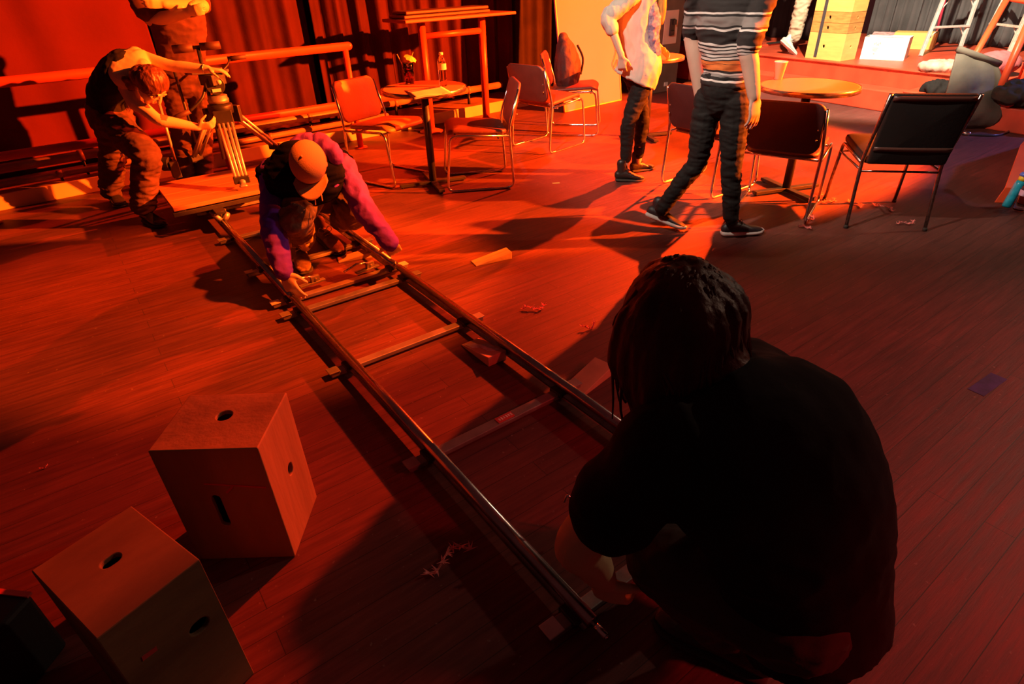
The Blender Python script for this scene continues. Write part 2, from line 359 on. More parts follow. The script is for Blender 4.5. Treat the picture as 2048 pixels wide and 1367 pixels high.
# kerb platform with pipes along the wall
bm=bmesh.new(); box(bm,W(-.9,.66,.055),(7.0,.58,.11),rz(WA)); 
t=thing('low_platform','low kerbed platform running along the curtain wall behind the handrail','platform',W(-.9,.37,0))
link('platform_top',bm,pipe_m,t,False,.005,local=False)
bm=bmesh.new(); box(bm,W(-.9,.36,.06),(7.0,.025,.12),rz(WA)); link('kerb_board',bm,kerb_m,t,False,.003,local=False)
def pipe(label,s0,s1,t_,z,r,m=pipe_m,nj=3,cat='pipe'):
    T=thing('heating_pipe',label,cat,W(s0,t_,z)); bm=bmesh.new(); cyl(bm,W(s0,t_,z),W(s1,t_,z),r,n=18); link('pipe_tube',bm,m,T,local=False)
    for i in range(nj):
        s=s0+(s1-s0)*(i+.5)/nj; bm=bmesh.new(); cyl(bm,W(s-.02,t_,z),W(s+.02,t_,z),r*1.18,n=18); link('collar',bm,m,T,local=False)
        bm=bmesh.new(); box(bm,W(s,t_,(z-r+.11)/2),(.02,.03,max(.01,z-r-.11)),rz(WA)); link('support',bm,dark_metal,T,local=False)
pipe('thick brown pipe along the platform, upper one behind the handrail',-3.9,2.3,.55,.27,.038,nj=6)
pipe('thick brown pipe along the platform, lower one nearest the kerb',-3.9,.6,.48,.165,.026,nj=5)
# handrail
T=thing('handrail','long orange-red tubular handrail with two rails along the curtain wall','railing',W(0,0,0))
bm=bmesh.new(); cyl(bm,W(-4.4,0,.94),W(.02,0,.94),.036,n=20); sph(bm,W(.02,0,.94),.036); link('top_rail',bm,rail_red,T,local=False)
bm=bmesh.new(); cyl(bm,W(-4.4,0,.47),W(.80,0,.43),.033,n=20); link('lower_rail',bm,rail_red,T,local=False)
for s in (-.02,-1.32,-3.1):
    bm=bmesh.new(); cyl(bm,W(s,0,0),W(s,0,.92),.029,n=18); q=link('post',bm,rail_red,T,local=False)
    bm=bmesh.new(); cyl(bm,W(s,0,.002),W(s,0,.012),.065,n=20); link('base_flange',bm,rail_red,q,local=False)
# counter
T=thing('tall_counter','tall narrow counter table on two round orange posts by the curtain','counter',W(1.28,.06,0),WA)
for s in (-.39,.39):
    bm=bmesh.new(); cyl(bm,(s,0,0),(s,0,1.09),.041,n=22); q=link('post',bm,rail_red,T)
    bm=bmesh.new(); lathe(bm,[(.13,.002),(.13,.012),(.05,.035),(.045,.04)],(s,0,0)); link('base_flange',bm,rail_red,q)
bm=bmesh.new(); cyl(bm,(-.39,0,.95),(.39,0,.95),.03,n=18); link('cross_rail',bm,rail_red,T)
bm=bmesh.new(); box(bm,(0.03,.05,1.105),(1.42,.46,.03)); link('counter_top',bm,mat('counter_laminate',(.30,.08,.05),.4,var=.2),T,False,.008)
T=thing('folded_table_stack','two thin dark folded table tops lying on the tall counter','table top',tuple(W(1.2,.14,1.122)),WA+.02)
for i,(w,d) in enumerate(((1.1,.3),(1.06,.27))):
    bm=bmesh.new(); box(bm,(0.02*i,0.01*i,.016+.034*i),(w,d,.030)); link('slab',bm,mat('dark_slab',(.13,.045,.035),.4,var=.3),T,False,.01)
# leaning projection board
T=thing('leaning_board','large pale board leaning against the dark curtain left of the woman','board',(.75,7.63,0),WA)
Mr=Matrix.Rotation(R(-9),3,'X'); bm=bmesh.new(); box(bm,Mr@Vector((.52,.012,.92)),(1.04,.02,1.84),Mr); link('panel',bm,foam_m,T,False,.002)
bm=bmesh.new()
for a,b in (((0,0,0),(1.04,0,0)),((0,0,0),(0,0,1.84)),((1.04,0,0),(1.04,0,1.84)),((0,0,1.84),(1.04,0,1.84))): cyl(bm,Mr@Vector(a)+Vector((0,0,.008)),Mr@Vector(b)+Vector((0,0,.008)),.009,n=8)
link('edge_frame',bm,mat('gold_edge',(.8,.55,.2),.5),T)
bm=bmesh.new(); q=[Mr@Vector(p)+Vector((0,-.012,0)) for p in ((.98,0,1.05),(.93,0,.8),(.97,0,.6),(.9,0,.45),(.97,0,.38),(.99,0,.5),(.93,0,.42))]; tube(bm,smoothpath(q),.003,6); 
tag(link('thin_cable',bm,rail_red,None),'thin looping cable hanging in front of the leaning board','cable').location=(0,0,0)
o=bpy.data.objects['thin_cable']; o.data.transform(Matrix.Translation((.75,7.63,0))@Matrix.Rotation(WA,4,'Z'))
# ---------------------------------------------------------------- chairs
def sled_chair(name,label,vinyl,metal=chrome):
    T=thing(name,label,'chair'); r=.010
    for sy in (-1,1):
        y=.245*sy
        pts=[(-.33,y*.92,.745),(-.245,y,.47),(-.275,y,r),(.265,y,r),(.215,y,.44),(-.245,y,.415)]
        bm=bmesh.new(); tube(bm,roundpath(pts,.06),r,10); link('side_frame',bm,metal,T)
    bm=bmesh.new()
    for x,z in ((-.16,.414),(.17,.436)): cyl(bm,(x,-.245,z-.012),(x,.245,z-.012),.008,n=10)
    link('cross_bar',bm,metal,T)
    def seat(x,y,z):
        xx=x*.23; d=.0
        return Vector((.0+x,y,.458+z+.03*(x/.23)*.6-.03*max(0,(x-.14)/.09)**2))
    bm=bmesh.new(); pad(bm,.235,.225,.06,.035,seat,.012); link('seat',bm,vinyl,T)
    def back(x,y,z):   # x across, y up
        yy=y; s=(yy+.15)/.30
        return Vector((-.264-.072*s-.02*(1-(x/.23)**2)+z,x,.625+yy-.018*(1-(x/.23)**2)*(1-s)))
    bm=bmesh.new(); pad(bm,.225,.155,.06,.03,back,.012); link('backrest',bm,vinyl,T)
    bm=bmesh.new()
    for sy in (-1,1):
        for dz in (-.03,.03): sph(bm,(-.316,.20*sy,.59+dz),.007,8)
    link('screws',bm,chrome,T)
    return T
dark_maroon=mat('dark_maroon_vinyl',(.055,.014,.014),.55,var=.2,bump=.15,bscale=60)
def darken(T):
    for ch in T.children:
        if ch.name.startswith(('seat','backrest')):
            ch.data=ch.data.copy(); ch.data.materials.clear(); ch.data.materials.append(dark_maroon)
def quad(p):   # rear1, front1, front2, rear2 pixel feet
    q=[P(*x) for x in p]; c=sum(q,Vector())/4; d=(q[1]+q[2]-q[0]-q[3]); return c,math.atan2(d.y,d.x)
G1='sled chairs in the room'
c,a=quad([(702,362),(806,385),(870,345),(772,328)])
base=sled_chair('sled_chair','orange padded chrome chair left of the drinks table, facing right',tan_vinyl); base.location=c; base.rotation_euler=(0,0,a); base['group']=G1
red=sled_chair('sled_chair','maroon chrome chair right of the drinks table with its back to us',red_vinyl); red['group']=G1
c,a=quad([(1035,378),(897,388),(881,350),(1010,340)]); red.location=c; red.rotation_euler=(0,0,a); red['label']='padded chrome chair right of the drinks table, seen side on facing left'
c,a=quad([(1098,312),(1168,286),(1101,272),(1024,292)]); dup(red,c,a,'chrome chair just in front of the backpack chair, empty seat')
c,a=quad([(1085,275),(1199,274),(1203,250),(1110,248)]); dup(red,c,a,'chrome chair with a dark backpack on it, before the leaning board'); bagc,baga=c,a
c,a=quad([(1421,400),(1500,370),(1418,344),(1326,366)]); darken(dup(red,c,a,'maroon chrome chair partly hidden behind the striped walker'))
c,a=quad([(1598,460),(1624,414),(1508,379),(1473,417)]); darken(dup(red,c,a,'maroon chrome chair with its back to us, right of the striped walker'))
# black stacking chair with straight legs
c,a=quad([(1851,463),(1786,405),(1649,397),(1691,456)])
T=thing('stacking_chair','black high-backed stacking chair on four worn chrome legs at right','chair',c,a)
for sx,sy in ((1,1),(1,-1),(-1,1),(-1,-1)):
    y=.235*sy; bm=bmesh.new()
    if sx<0: pts=[(-.28,y,0),(-.215,y*.97,.42),(-.29,y*.98,.60),(-.375,y*.98,.84)]
    else: pts=[(.28,y,0),(.225,y*.95,.40),(.20,y*.95,.43),(-.2,y*.97,.41)]
    tube(bm,roundpath(pts,.05),.0115,10); q=link('leg',bm,dull_chrome,T)
    bm=bmesh.new(); cyl(bm,(.28*sx,y,0.0),(.275*sx,y,.02),.014,n=10); link('foot_cap',bm,sole_dark,q)
bm=bmesh.new()
for a_,b_ in (((-.225,-.23,.36),(-.225,.23,.36)),((.23,-.23,.37),(.23,.23,.37)),((-.22,-.23,.37),(.22,-.23,.37)),((-.22,.23,.37),(.22,.23,.37))): cyl(bm,a_,b_,.007,n=8)
link('stretcher',bm,dull_chrome,T)
bm=bmesh.new(); pad(bm,.23,.225,.04,.05,lambda x,y,z:Vector((.01+x,y,.445+z+.02*x/.23)),.012); link('seat',bm,black_vinyl,T)
bm=bmesh.new(); pad(bm,.222,.215,.02,.035,lambda x,y,z:Vector((-.262-.40*(y+.21)*.62-.01*(1-(x/.24)**2)+z,x,.630+y)),.01); q=link('backrest',bm,black_vinyl,T)
for z0 in (-.125,.175):
    bm=bmesh.new()
    for i in range(12):
        x0=-.215+.43*i/12; x1=x0+.43/12
        f=lambda x,y: Vector((-.262-.40*(y+.21)*.62-.01*(1-(x/.24)**2)-.0185,x,.630+y))
        bm.faces.new([bm.verts.new(f(*t)) for t in ((x0,z0),(x1,z0),(x1,z0+.025),(x0,z0+.025))])
    bmesh.ops.remove_doubles(bm,verts=bm.verts,dist=1e-4)
    q2=link('back_strap',bm,mat('brown_piping',(.10,.045,.035),.4),q); q2.modifiers.new('t','SOLIDIFY').thickness=.004
# ---------------------------------------------------------------- tables
def round_table(label,c,rot,r,top,group='round pedestal tables'):
    T=thing('pedestal_table',label,'table',c,rot,group)
    bm=bmesh.new(); lathe(bm,[(r-.012,.742),(r-.002,.744),(r,.752),(r-.002,.7601),(r-.02,.7605),(.01,.761)],n=56); q=link('tabletop',bm,top,T)
    bm=bmesh.new(); lathe(bm,[(r+.001,.728),(r+.004,.730),(r+.004,.759),(r+.001,.7612),(r-.002,.7612),(r-.004,.728)],n=56,cap=False); 
    link('metal_edge',bm,edge_m,q)
    bm=bmesh.new(); cyl(bm,(0,0,.03),(0,0,.745),.030,n=20); link('column',bm,dark_metal,T)
    bm=bmesh.new()
    for k in range(2): box(bm,(0,0,.024),(.56,.05,.024),rz(k*PI/2))
    for k in range(4): cyl(bm,(.26*math.cos(k*PI/2),.26*math.sin(k*PI/2),0),(.26*math.cos(k*PI/2),.26*math.sin(k*PI/2),.014),.014,n=10)
    link('cross_base',bm,dark_metal,T,False,.003)
    bm=bmesh.new(); cyl(bm,(0,0,.722),(0,0,.742),.11,n=24); link('mount_plate',bm,dark_metal,T)
    return T
TL=P(847,174,.76); TL.z=0
round_table('round orange table holding the cocktail, water bottle and papers',TL,R(20),.325,table_m)
TR=P(1618,170,.76); TR.z=0
round_table('round table with the white foam cup, in front of the stage',TR,R(15),.33,table_m)
T3=P(1305,112,.76); T3.z=0
round_table('round orange table behind the woman in front of the cabinet',T3,R(10),.30,table_m)
# things on the drinks table
def ontop(u,v): return P(u,v,.7615)
c=ontop(820,167)
T=thing('cocktail_glass','tumbler of dark cola with straw and paper umbrella on the orange table','drink',c)
bm=bmesh.new(); lathe(bm,[(.036,.0),(.045,.15),(.043,.152),(.0345,.010),(.001,.010)],n=28,cap=False); bmesh.ops.contextual_create(bm,geom=[e for e in bm.edges if e.is_boundary and all(v.co.z<.001 for v in e.verts)]); link('glass',bm,clear,T)
bm=bmesh.new(); lathe(bm,[(.0345,.0102),(.0405,.105)],n=28); link('cola',bm,cola,T)
for i in range(3):
    bm=bmesh.new(); box(bm,(.01-.012*i,.012*(i-1),.11+.008*i),(.022,.022,.02),rz(i)); link('ice_cube',bm,clear,T,False,.003)
bm=bmesh.new(); cyl(bm,(0.01,0,.02),(-.075,-.01,.215),.004,n=10); link('straw',bm,mat('orange_straw',(.8,.4,.15),.4),T)
bm=bmesh.new(); cyl(bm,(-.01,.0,.10),(.052,.0,.225),.0018,n=8); u_=link('umbrella_stick',bm,pine,T)
bm=bmesh.new(); ax=Vector((.45,-.25,.85)).normalized(); s1=ax.orthogonal().normalized(); s2=ax.cross(s1); ap=Vector((.034,0,.20)); rim=[]
for i in range(16):
    rr=.052 if i%2 else .047; rim.append(bm.verts.new(ap-ax*(.025 if i%2 else .020)+(s1*math.cos(i*PI/8)+s2*math.sin(i*PI/8))*rr))
av=bm.verts.new(ap)
for i in range(16): bm.faces.new((av,rim[i],rim[(i+1)%16]))
o=link('paper_umbrella',bm,mat('yellow_paper',(.9,.62,.12),.7,var=.2,scale=60),T,False); o.modifiers.new('t','SOLIDIFY').thickness=.001
def bottle(label,c,h=.235,r=.033,body=clear,capm=white_m,lab=label_m,name='water_bottle',rot=(0,0,0)):
    T=thing(name,label,'bottle',c); T.rotation_euler=rot
    pr=[(r*.8,0),(r,.008)]
    for i in range(6): z=.015+i*.017; pr+=[(r*.94,z),(r,z+.008)]
    pr+=[(r,h*.70),(r*.9,h*.78),(r*.42,h*.90),(r*.40,h*.945)]
    bm=bmesh.new(); lathe(bm,pr,n=24); link('bottle_body',bm,body,T)
    bm=bmesh.new(); lathe(bm,[(r*.48,h*.93),(r*.5,h*.935),(r*.5,h*.995),(r*.44,h)],n=18); link('cap',bm,capm,T)
    bm=bmesh.new(); lathe(bm,[(r*1.02,h*.50),(r*1.02,h*.68)],n=24,cap=False); o=link('label_band',bm,lab,T); return T
bottle('clear plastic water bottle standing on the orange drinks table',ontop(887,172))
for i,(cs,m,l) in enumerate([(((809,181),(874,173),(896,188),(828,199)),pink_m,'pink sheet lying under the cream sheet on the drinks table'),(((816,185),(882,173),(906,188),(829,195)),paper_m,'cream paper sheet on top, overhanging the drinks table edge')]):
    q=[ontop(*p)+Vector((0,0,.0012+.002*i)) for p in cs]; bm=bmesh.new(); g=[]
    for iy in range(7):
        ty=iy/6; g.append([bm.verts.new((q[0].lerp(q[1],k/12)).lerp(q[3].lerp(q[2],k/12),ty)+Vector((0,0,.005*math.sin(k/12*PI*1.5)**2*ty))) for k in range(13)])
    for a_,b_ in zip(g,g[1:]):
        for k in range(12): bm.faces.new((a_[k],b_[k],b_[k+1],a_[k+1]))
    o=link('paper_sheet',bm,m,None); o.modifiers.new('t','SOLIDIFY').thickness=.0012; tag(o,l,'paper')
def cup(label,c,tilt=0):
    T=thing('foam_cup',label,'cup',c); bm=bmesh.new(); lathe(bm,[(.028,0),(.044,.112),(.047,.113),(.047,.120),(.042,.120),(.026,.006),(.001,.006)],n=28,cap=False)
    bmesh.ops.contextual_create(bm,geom=[e for e in bm.edges if e.is_boundary and all(v.co.z<.001 for v in e.verts)]); link('cup_body',bm,white_m,T); return T
cup('white foam cup standing on the round table by the stage',P(1556,158,.762))
# backpack on chair
T=thing('backpack','dark red rucksack slumped on the chair by the leaning board','backpack',bagc+Vector((-.09*math.cos(baga),-.09*math.sin(baga),.50)),baga)
bm=bmesh.new(); loft(bm,[((0,0,.03),.17,.12,(0,1,0)),((0,0,.15),.17,.13,(0,1,0)),((-.03,0,.32),.13,.09,(0,1,0)),((-.05,0,.40),.07,.05,(0,1,0))]); fuse('bag_body',bm,backpack_m,T,.01,4,.010,(10,10,6),3,local=True)
bm=bmesh.new(); tube(bm,smoothpath([(.09,.09,.33),(.15,.12,.2),(.13,.10,.05)]),.012,8); link('strap',bm,black_cloth,T)
# ---------------------------------------------------------------- items right of woman
a=math.atan2(.3,.44)
T=thing('equipment_cabinet','tall narrow brown cabinet with a pale socket plate behind the woman','cabinet',(2.00,8.62,0),a)
bm=bmesh.new(); box(bm,(.27,.2,.75),(.54,.4,1.5)); link('body',bm,speaker_m,T,False,.01)
bm=bmesh.new(); box(bm,(.30,-.006,.80),(.26,.012,.40)); q=link('socket_plate',bm,mat('pink_plate',(.62,.5,.42),.5),T,False,.01)
bm=bmesh.new(); box(bm,(.31,-.02,.80),(.08,.03,.2)); box(bm,(.33,-.035,.86),(.05,.04,.06)); box(bm,(.30,-.04,.74),(.06,.03,.05)); link('connector',bm,dark_metal,q,False,.005)
bm=bmesh.new(); box(bm,(.32,-.004,.10),(.07,.008,.05)); link('small_label',bm,label_m,T,False)
T=thing('red_stand','red metal post with a cross arm beside the brown cabinet','stand',(2.80,8.9,0),.6)
bm=bmesh.new(); cyl(bm,(0,0,0),(.02,0,1.35),.03,n=16); link('post',bm,bright_red,T)
bm=bmesh.new(); box(bm,(-.02,0,1.22),(.26,.05,.05)); box(bm,(.09,0,1.26),(.07,.06,.16)); link('cross_arm',bm,bright_red,T,False,.005)
bm=bmesh.new(); cyl(bm,(0,0,0),(0,0,.02),.12,n=24); link('base_flange',bm,bright_red,T)
T=thing('red_crate','small red painted box behind the low black stool','box',(3.05,8.62,0),.5); bm=bmesh.new(); box(bm,(0,0,.17),(.34,.3,.34)); link('crate_body',bm,red_paint,T,False,.01)
bm=bmesh.new(); box(bm,(0,0,.35),(.36,.32,.02)); link('crate_lid',bm,red_paint,T,False,.005)
T=thing('low_stool','low round dark stool behind the maroon chair and striped walker','stool',(2.50,7.95,0))
bm=bmesh.new(); lathe(bm,[(.23,.17),(.25,.18),(.25,.21),(.23,.22),(.01,.225)],n=36); link('stool_top',bm,grey_bag,T)
for k in range(4):
    bm=bmesh.new(); cyl(bm,(.17*math.cos(k*PI/2+.4),.17*math.sin(k*PI/2+.4),0),(.15*math.cos(k*PI/2+.4),.15*math.sin(k*PI/2+.4),.175),.014,n=10); link('leg',bm,dark_metal,T)
# ---------------------------------------------------------------- stage
SD=Vector((.49,-.872,0)); SN=Vector((.872,.49,0)); SO=Vector((4.08,7.5,0)); SA=math.atan2(-.872,.49)
def S(s,t,z=0): return SO+SD*s+SN*t+Vector((0,0,z))
bm=bmesh.new(); box(bm,S(-.7,1.7,.11),(5.6,3.4,.22),rz(SA)); tag(link('trim_1',bm,red_paint,smooth=False,bevel=.012),kind='structure')
bm=bmesh.new(); box(bm,S(-.75,1.92,.31),(5.5,3.3,.20),rz(SA)); box(bm,S(-.75,1.91,.409),(5.52,3.32,.022),rz(SA)); tag(link('trim_2',bm,red_paint,smooth=False,bevel=.012),kind='structure')
ZS=.42
fnS=lambda s,tt,z:S(s,tt,z)
curtain('drape','dark unlit curtain at the left of the stage behind the sneaker leg',-3.4,-1.75,2.1,2.7,curt_blk,.3,.05,6,z0=ZS+.01,fn=fnS)
curtain('drape','charcoal pleated stage curtain behind the white box and first ladder',-1.7,1.95,2.95,2.7,curt_gry,.13,.045,7,z0=ZS+.01,fn=fnS)
# box helper
def crate(name,label,c,rot,dims,m,holes=(),strap=False,wall=.015,group=None,mh=None,tape=None,z0=0,tilt=None):
    """hollow plywood box built of boards, real holes cut through with boolean"""
    T=thing(name,label,'box',c,rot,group)
    w,d,h=dims; bm=bmesh.new(); box(bm,(0,0,h/2),(w,d,h)); o=link('shell',bm,m,T,False,0)
    bmi=bmesh.new(); box(bmi,(0,0,h/2),(w-2*wall,d-2*wall,h-2*wall)); inner=bmi
    cutters=[]
    for (fx,p,q,rx,ry) in holes:   # face, position on face, half sizes of slot
        k=roundrect(rx,ry,min(rx,ry)*.98,6); vs=[]; 
        b=inner
        def mp(a_,b_,dd):
            if fx=='top': return Vector((p+a_,q+b_,h+dd))
            if fx=='front': return Vector((p+a_,-d/2-dd,q+b_))
            if fx=='right': return Vector((w/2+dd,p+a_,q+b_))
            if fx=='left': return Vector((-w/2-dd,p+a_,q+b_))
        A_=[b.verts.new(mp(x,y,.01)) for x,y in k]; B_=[b.verts.new(mp(x,y,-wall*1.5)) for x,y in k]
        n=len(k)
        for i in range(n): b.faces.new((A_[i],A_[(i+1)%n],B_[(i+1)%n],B_[i]))
        b.faces.new(list(reversed(A_))); b.faces.new(B_)
    bmesh.ops.recalc_face_normals(inner,faces=inner.faces)
    me=bpy.data.meshes.new('cut'); inner.to_mesh(me); inner.free(); co=bpy.data.objects.new('cut',me); COL.objects.link(co)
    co.parent=T
    bo=o.modifiers.new('b','BOOLEAN'); bo.object=co; bo.solver='EXACT'; bo.use_self=True; bo.operation='DIFFERENCE'
    bpy.context.view_layer.update(); dg=bpy.context.evaluated_depsgraph_get(); me2=bpy.data.meshes.new_from_object(o.evaluated_get(dg)); o.modifiers.clear(); o.data=me2; bpy.data.objects.remove(co)
    bv=o.modifiers.new('bevel','BEVEL'); bv.width=.003; bv.segments=2; bv.limit_method='ANGLE'; bv.angle_limit=R(50)
    if tilt: T.rotation_euler=tilt
    return T
bottomc=P(1662,119,ZS)
sa=math.atan2(-.35,.5)-.05
sk=R(-60); C0=P(1680,123,ZS); c0=C0-Vector((math.cos(sk),math.sin(sk),0))*.25+Vector((-math.sin(sk),math.cos(sk),0))*.15
zc=0; GB='wooden boxes stacked on the stage'
for i,(h,m,l) in enumerate([(.305,pine,'pale pine box at the bottom of the stage stack'),(.11,birch,'thin orange wooden box second from the bottom of the stage stack'),(.12,birch,'thin orange wooden box third from the bottom of the stage stack'),(.305,pine,'pale pine box fourth up in the stage stack'),(.305,pine,'pale pine box at the very top of the stage stack')]):
    T=crate('apple_box',l,Vector((c0.x,c0.y,ZS+zc)),sk,(.50,.30,h-.003),m,[('front',-.02,h/2,.014,.018),('right',.0,h/2,.012,.016)],group=GB); zc+=h
bm=bmesh.new(); box(bm,(-.105,-.1535,.55),(.04,.005,1.05)); o=link('strap',bm,mat('black_strap',(.04,.04,.045),.7),None,False); o.location=(c0.x,c0.y,ZS); o.rotation_euler=(0,0,sk); tag(o,'black strap down the front of the stacked stage boxes','strap')
# white box
c=P(1762,120,ZS)+Vector((.1,.13,0)); T=thing('white_carton','open white cardboard carton with small dark print on the stage','box',(c.x,c.y,ZS),sa+.0)
bm=bmesh.new(); w,d,h=.48,.3,.25
for cc,ss in (((0,-d/2,h/2),(w,.005,h)),((0,d/2,h/2),(w,.005,h)),((-w/2,0,h/2),(.005,d,h)),((w/2,0,h/2),(.005,d,h)),((0,0,.004),(w,d,.006))): box(bm,cc,ss)
link('carton_body',bm,white_m,T,False)
bm=bmesh.new(); box(bm,(-.1,d/2+.06,h+.01),(w*.5,.13,.004),Matrix.Rotation(.2,3,'X')); box(bm,(0,-.02,h-.04),(.3,.18,.05)); link('flap',bm,mat('carton_papers',(.55,.3,.3),.8,var=.7,scale=20),T,False)
bm=bmesh.new()
for k in range(5): box(bm,(-.12+.016*k,-d/2-.0035,.175+.01*math.sin(k*2)),(.009,.002,.02+.006*(k%2)))
for k in range(3): box(bm,(-.10,-d/2-.0035,.13-.016*k),(.07-.012*k,.002,.005))
box(bm,(-.10,-d/2-.0035,.065),(.018,.002,.012)); link('print',bm,mat('grey_print',(.3,.3,.3),.8),T,False)
c=P(1818,98,ZS)+Vector((.1,.1,0)); crate('apple_box','pine box lying alone behind the white carton on the stage',Vector((c.x,c.y,ZS)),sa,(.5,.3,.2),pine,[('front',-.08,.1,.014,.018)])
# ladders
def ladder(name,label,foot,top,half,side,rungs,m,wide=.022,leg2=None,rm=None):
    T=thing(name,label,'ladder',foot); foot=Vector(foot); top=Vector(top); side=Vector(side).normalized(); d=(top-foot)
    for sg in (-1,1):
        f=foot+side*half*sg*1.15; t_=top+side*half*sg*.8; bm=bmesh.new(); 
        M=(t_-f).to_track_quat('Z','Y').to_matrix(); cyl(bm,f,t_,wide,n=4); link('rail',bm,m,T,False,.003,local=False)
    for k in range(1,rungs+1):
        t_=k/(rungs+.6); p=foot.lerp(top,t_); h=half*(1.15*(1-t_)+.8*t_); bm=bmesh.new()
        ang=math.atan2(side.y,side.x); box(bm,p,(2*h,.075,.022),rz(ang)); q=link('step',bm,rm or m,T,False,.003,local=False)
        bm=bmesh.new()
        for sg in (-1,1): cyl(bm,p+side*h*sg*.95-Vector((0,0,.12)),p+side*h*sg*.55,.007,n=8)
        link('brace',bm,rm or m,q,False,local=False)
    if leg2 is not None:
        for sg in (-1,1):
            f=Vector(leg2)+side*half*sg*1.2; t_=top+side*half*sg*.75; bm=bmesh.new(); cyl(bm,f,t_,wide*.6,n=6); link('rear_leg',bm,m,T,False,local=False)
    return T
l0=P(1842,112,ZS); l1=P(1915,108,ZS)
mid=(l0+l1)/2
ladder('step_ladder','pale aluminium step ladder standing by the pleated stage curtain',mid,mid+Vector((.45,.5,1.75)),.23,(l1-l0),5,alu,.026)
l0=P(1945,97,ZS); l1=P(2030,112,ZS); mid=(l0+l1)/2
ladder('step_ladder','paint-splashed white step ladder behind the red tubular frame',mid,mid+Vector((.35,.15,1.7)),.26,(l1-l0)+Vector((0,.3,0)),5,mat('splashed_ladder',(.72,.60,.50),.5,var=.35,scale=25),.034)
# maroon curtain pole behind first ladder
bm=bmesh.new(); cyl(bm,PY(1868,84,9.2),PY(1905,-60,9.2),.018,n=10); tag(link('red_pole',bm,mat('crimson_pole',(.45,.04,.08),.5)),'thin crimson pole leaning by the first step ladder','pole')
# red tubular frame + steps
T=thing('tubular_guardrail','bright red tubular guard rail frame at the right edge by the step','railing',P(1990,235,.2))
pa=P(1912,155,.30); 
A0=PY(1905,190,6.6); A1=PY(2016,-5,7.15); B1=PY(2075,-2,6.6); B0=PY(1990,200,6.1); B2=PY(2072,-2,6.9)
bm=bmesh.new(); tube(bm,[A0,A1],.032,14); link('upright',bm,bright_red,T,local=False)
bm=bmesh.new(); tube(bm,[B0,PY(2064,30,6.3)],.034,14); link('upright',bm,bright_red,T,local=False)
bm=bmesh.new(); tube(bm,[A1,PY(2090,8,7.0)],.032,14); link('top_bar',bm,bright_red,T,local=False)
bm=bmesh.new(); tube(bm,[PY(2030,190,6.3),PY(2075,75,6.4)],.032,14); link('upright',bm,bright_red,T,local=False)
a=math.atan2(.25,.40)
c=P(1995,263,0)+Vector((.05,0,0)); T=thing('red_step_block','red wooden step block at the right edge with a blue-lit side','step',c,a)
bm=bmesh.new(); box(bm,(.75,.52,.12),(1.5,1.0,.24)); link('block',bm,red_paint,T,False,.01)
bm=bmesh.new(); box(bm,(.75,.52,.245),(1.54,1.04,.022)); link('tread',bm,red_paint,T,False,.008)
c=P(1988,405,0); T=thing('red_ramp_panel','bright red slanted panel at the right edge behind the bottles','panel',c)
bm=bmesh.new(); q0=P(1988,405,0); q1=P(2007,398,.12); 
pts=[q0,P(2048,300,.0)+Vector((.4,.3,0)),PY(2062,225,4.9)+Vector((.15,0,0)),PY(2040,290,4.35),PY(2010,375,4.02)]
vs=[bm.verts.new(p) for p in pts]; r_=[bm.verts.new(p+Vector((.5,-.12,0))) for p in pts]
bm.faces.new(vs); bm.faces.new(list(reversed(r_)))
for i in range(5): bm.faces.new((vs[i],r_[i],r_[(i+1)%5],vs[(i+1)%5]))
bmesh.ops.recalc_face_normals(bm,faces=bm.faces); link('slanted_board',bm,bright_red,T,False,.004,local=False)
c=P(2012,413,0)
T=thing('drink_can_tube','slim turquoise bottle with yellow collar and blue cap at right edge','bottle',c); T.rotation_euler=(0,R(9),0)
bm=bmesh.new(); lathe(bm,[(.026,0),(.028,.01),(.028,.16),(.022,.185)],n=24); link('bottle_body',bm,mat('turquoise_plastic',(.02,.45,.65),.3,var=.4,scale=30),T)
bm=bmesh.new(); lathe(bm,[(.023,.185),(.023,.215)],n=20); link('collar',bm,mat('yellow_plastic',(.8,.6,.03),.4),T)
bm=bmesh.new(); lathe(bm,[(.028,.215),(.028,.228),(.02,.24)],n=20); link('cap',bm,mat('blue_plastic',(.1,.2,.75),.4),T)
bottle('clear ribbed plastic bottle with pale label beside the turquoise bottle',P(2037,420,0),.21,.036,lab=mat('lilac_label',(.55,.5,.7),.5))
bm=bmesh.new(); cyl(bm,P(2030,395,0)+Vector((.12,.02,.0)),P(2030,395,0)+Vector((.12,.02,.16)),.035)
tag(link('water_bottle',bm,clear),'clear bottle cut off by the right edge behind the other two','bottle')
# black canvas sheet, cushion, blanket, black bag, cable
c=P(1915,262,0)
T=thing('canvas_sheet','grey-black canvas sheet draped over a stand in front of the stage','cloth',c)
bm=bmesh.new(); top0=PY(1918,97,6.35); top1=PY(1995,128,6.25); nn=26; rows=[]
BL=P(1888,262,.0); BR=P(1985,262,.0)
for j in range(15):
    t=j/14; row=[]
    for i in range(nn+1):
        s=i/nn; a_=top0.lerp(top1,s); b_=BL.lerp(BR,s)+Vector((0,0,.015)); p=a_.lerp(b_,t)
        bulge=(-.08*math.sin(PI*t)+.09*(1-2*abs(noise.noise(Vector((s*2.3,t*2.0,1)))))*(.3+t)+.006*math.sin(s*13+3*t+4*noise.noise(Vector((s*2,t*3,7))))*(.2+t))
        p+=Vector((.10*(s-.5)*math.sin(PI*t*.9)*1.2,bulge,0)); row.append(bm.verts.new(p))
    rows.append(row)
for a_,b_ in zip(rows,rows[1:]):
    for i in range(nn): bm.faces.new((a_[i],a_[i+1],b_[i+1],b_[i]))
o=link('sheet',bm,grey_bag,T,local=False); o.modifiers.new('t','SOLIDIFY').thickness=.02
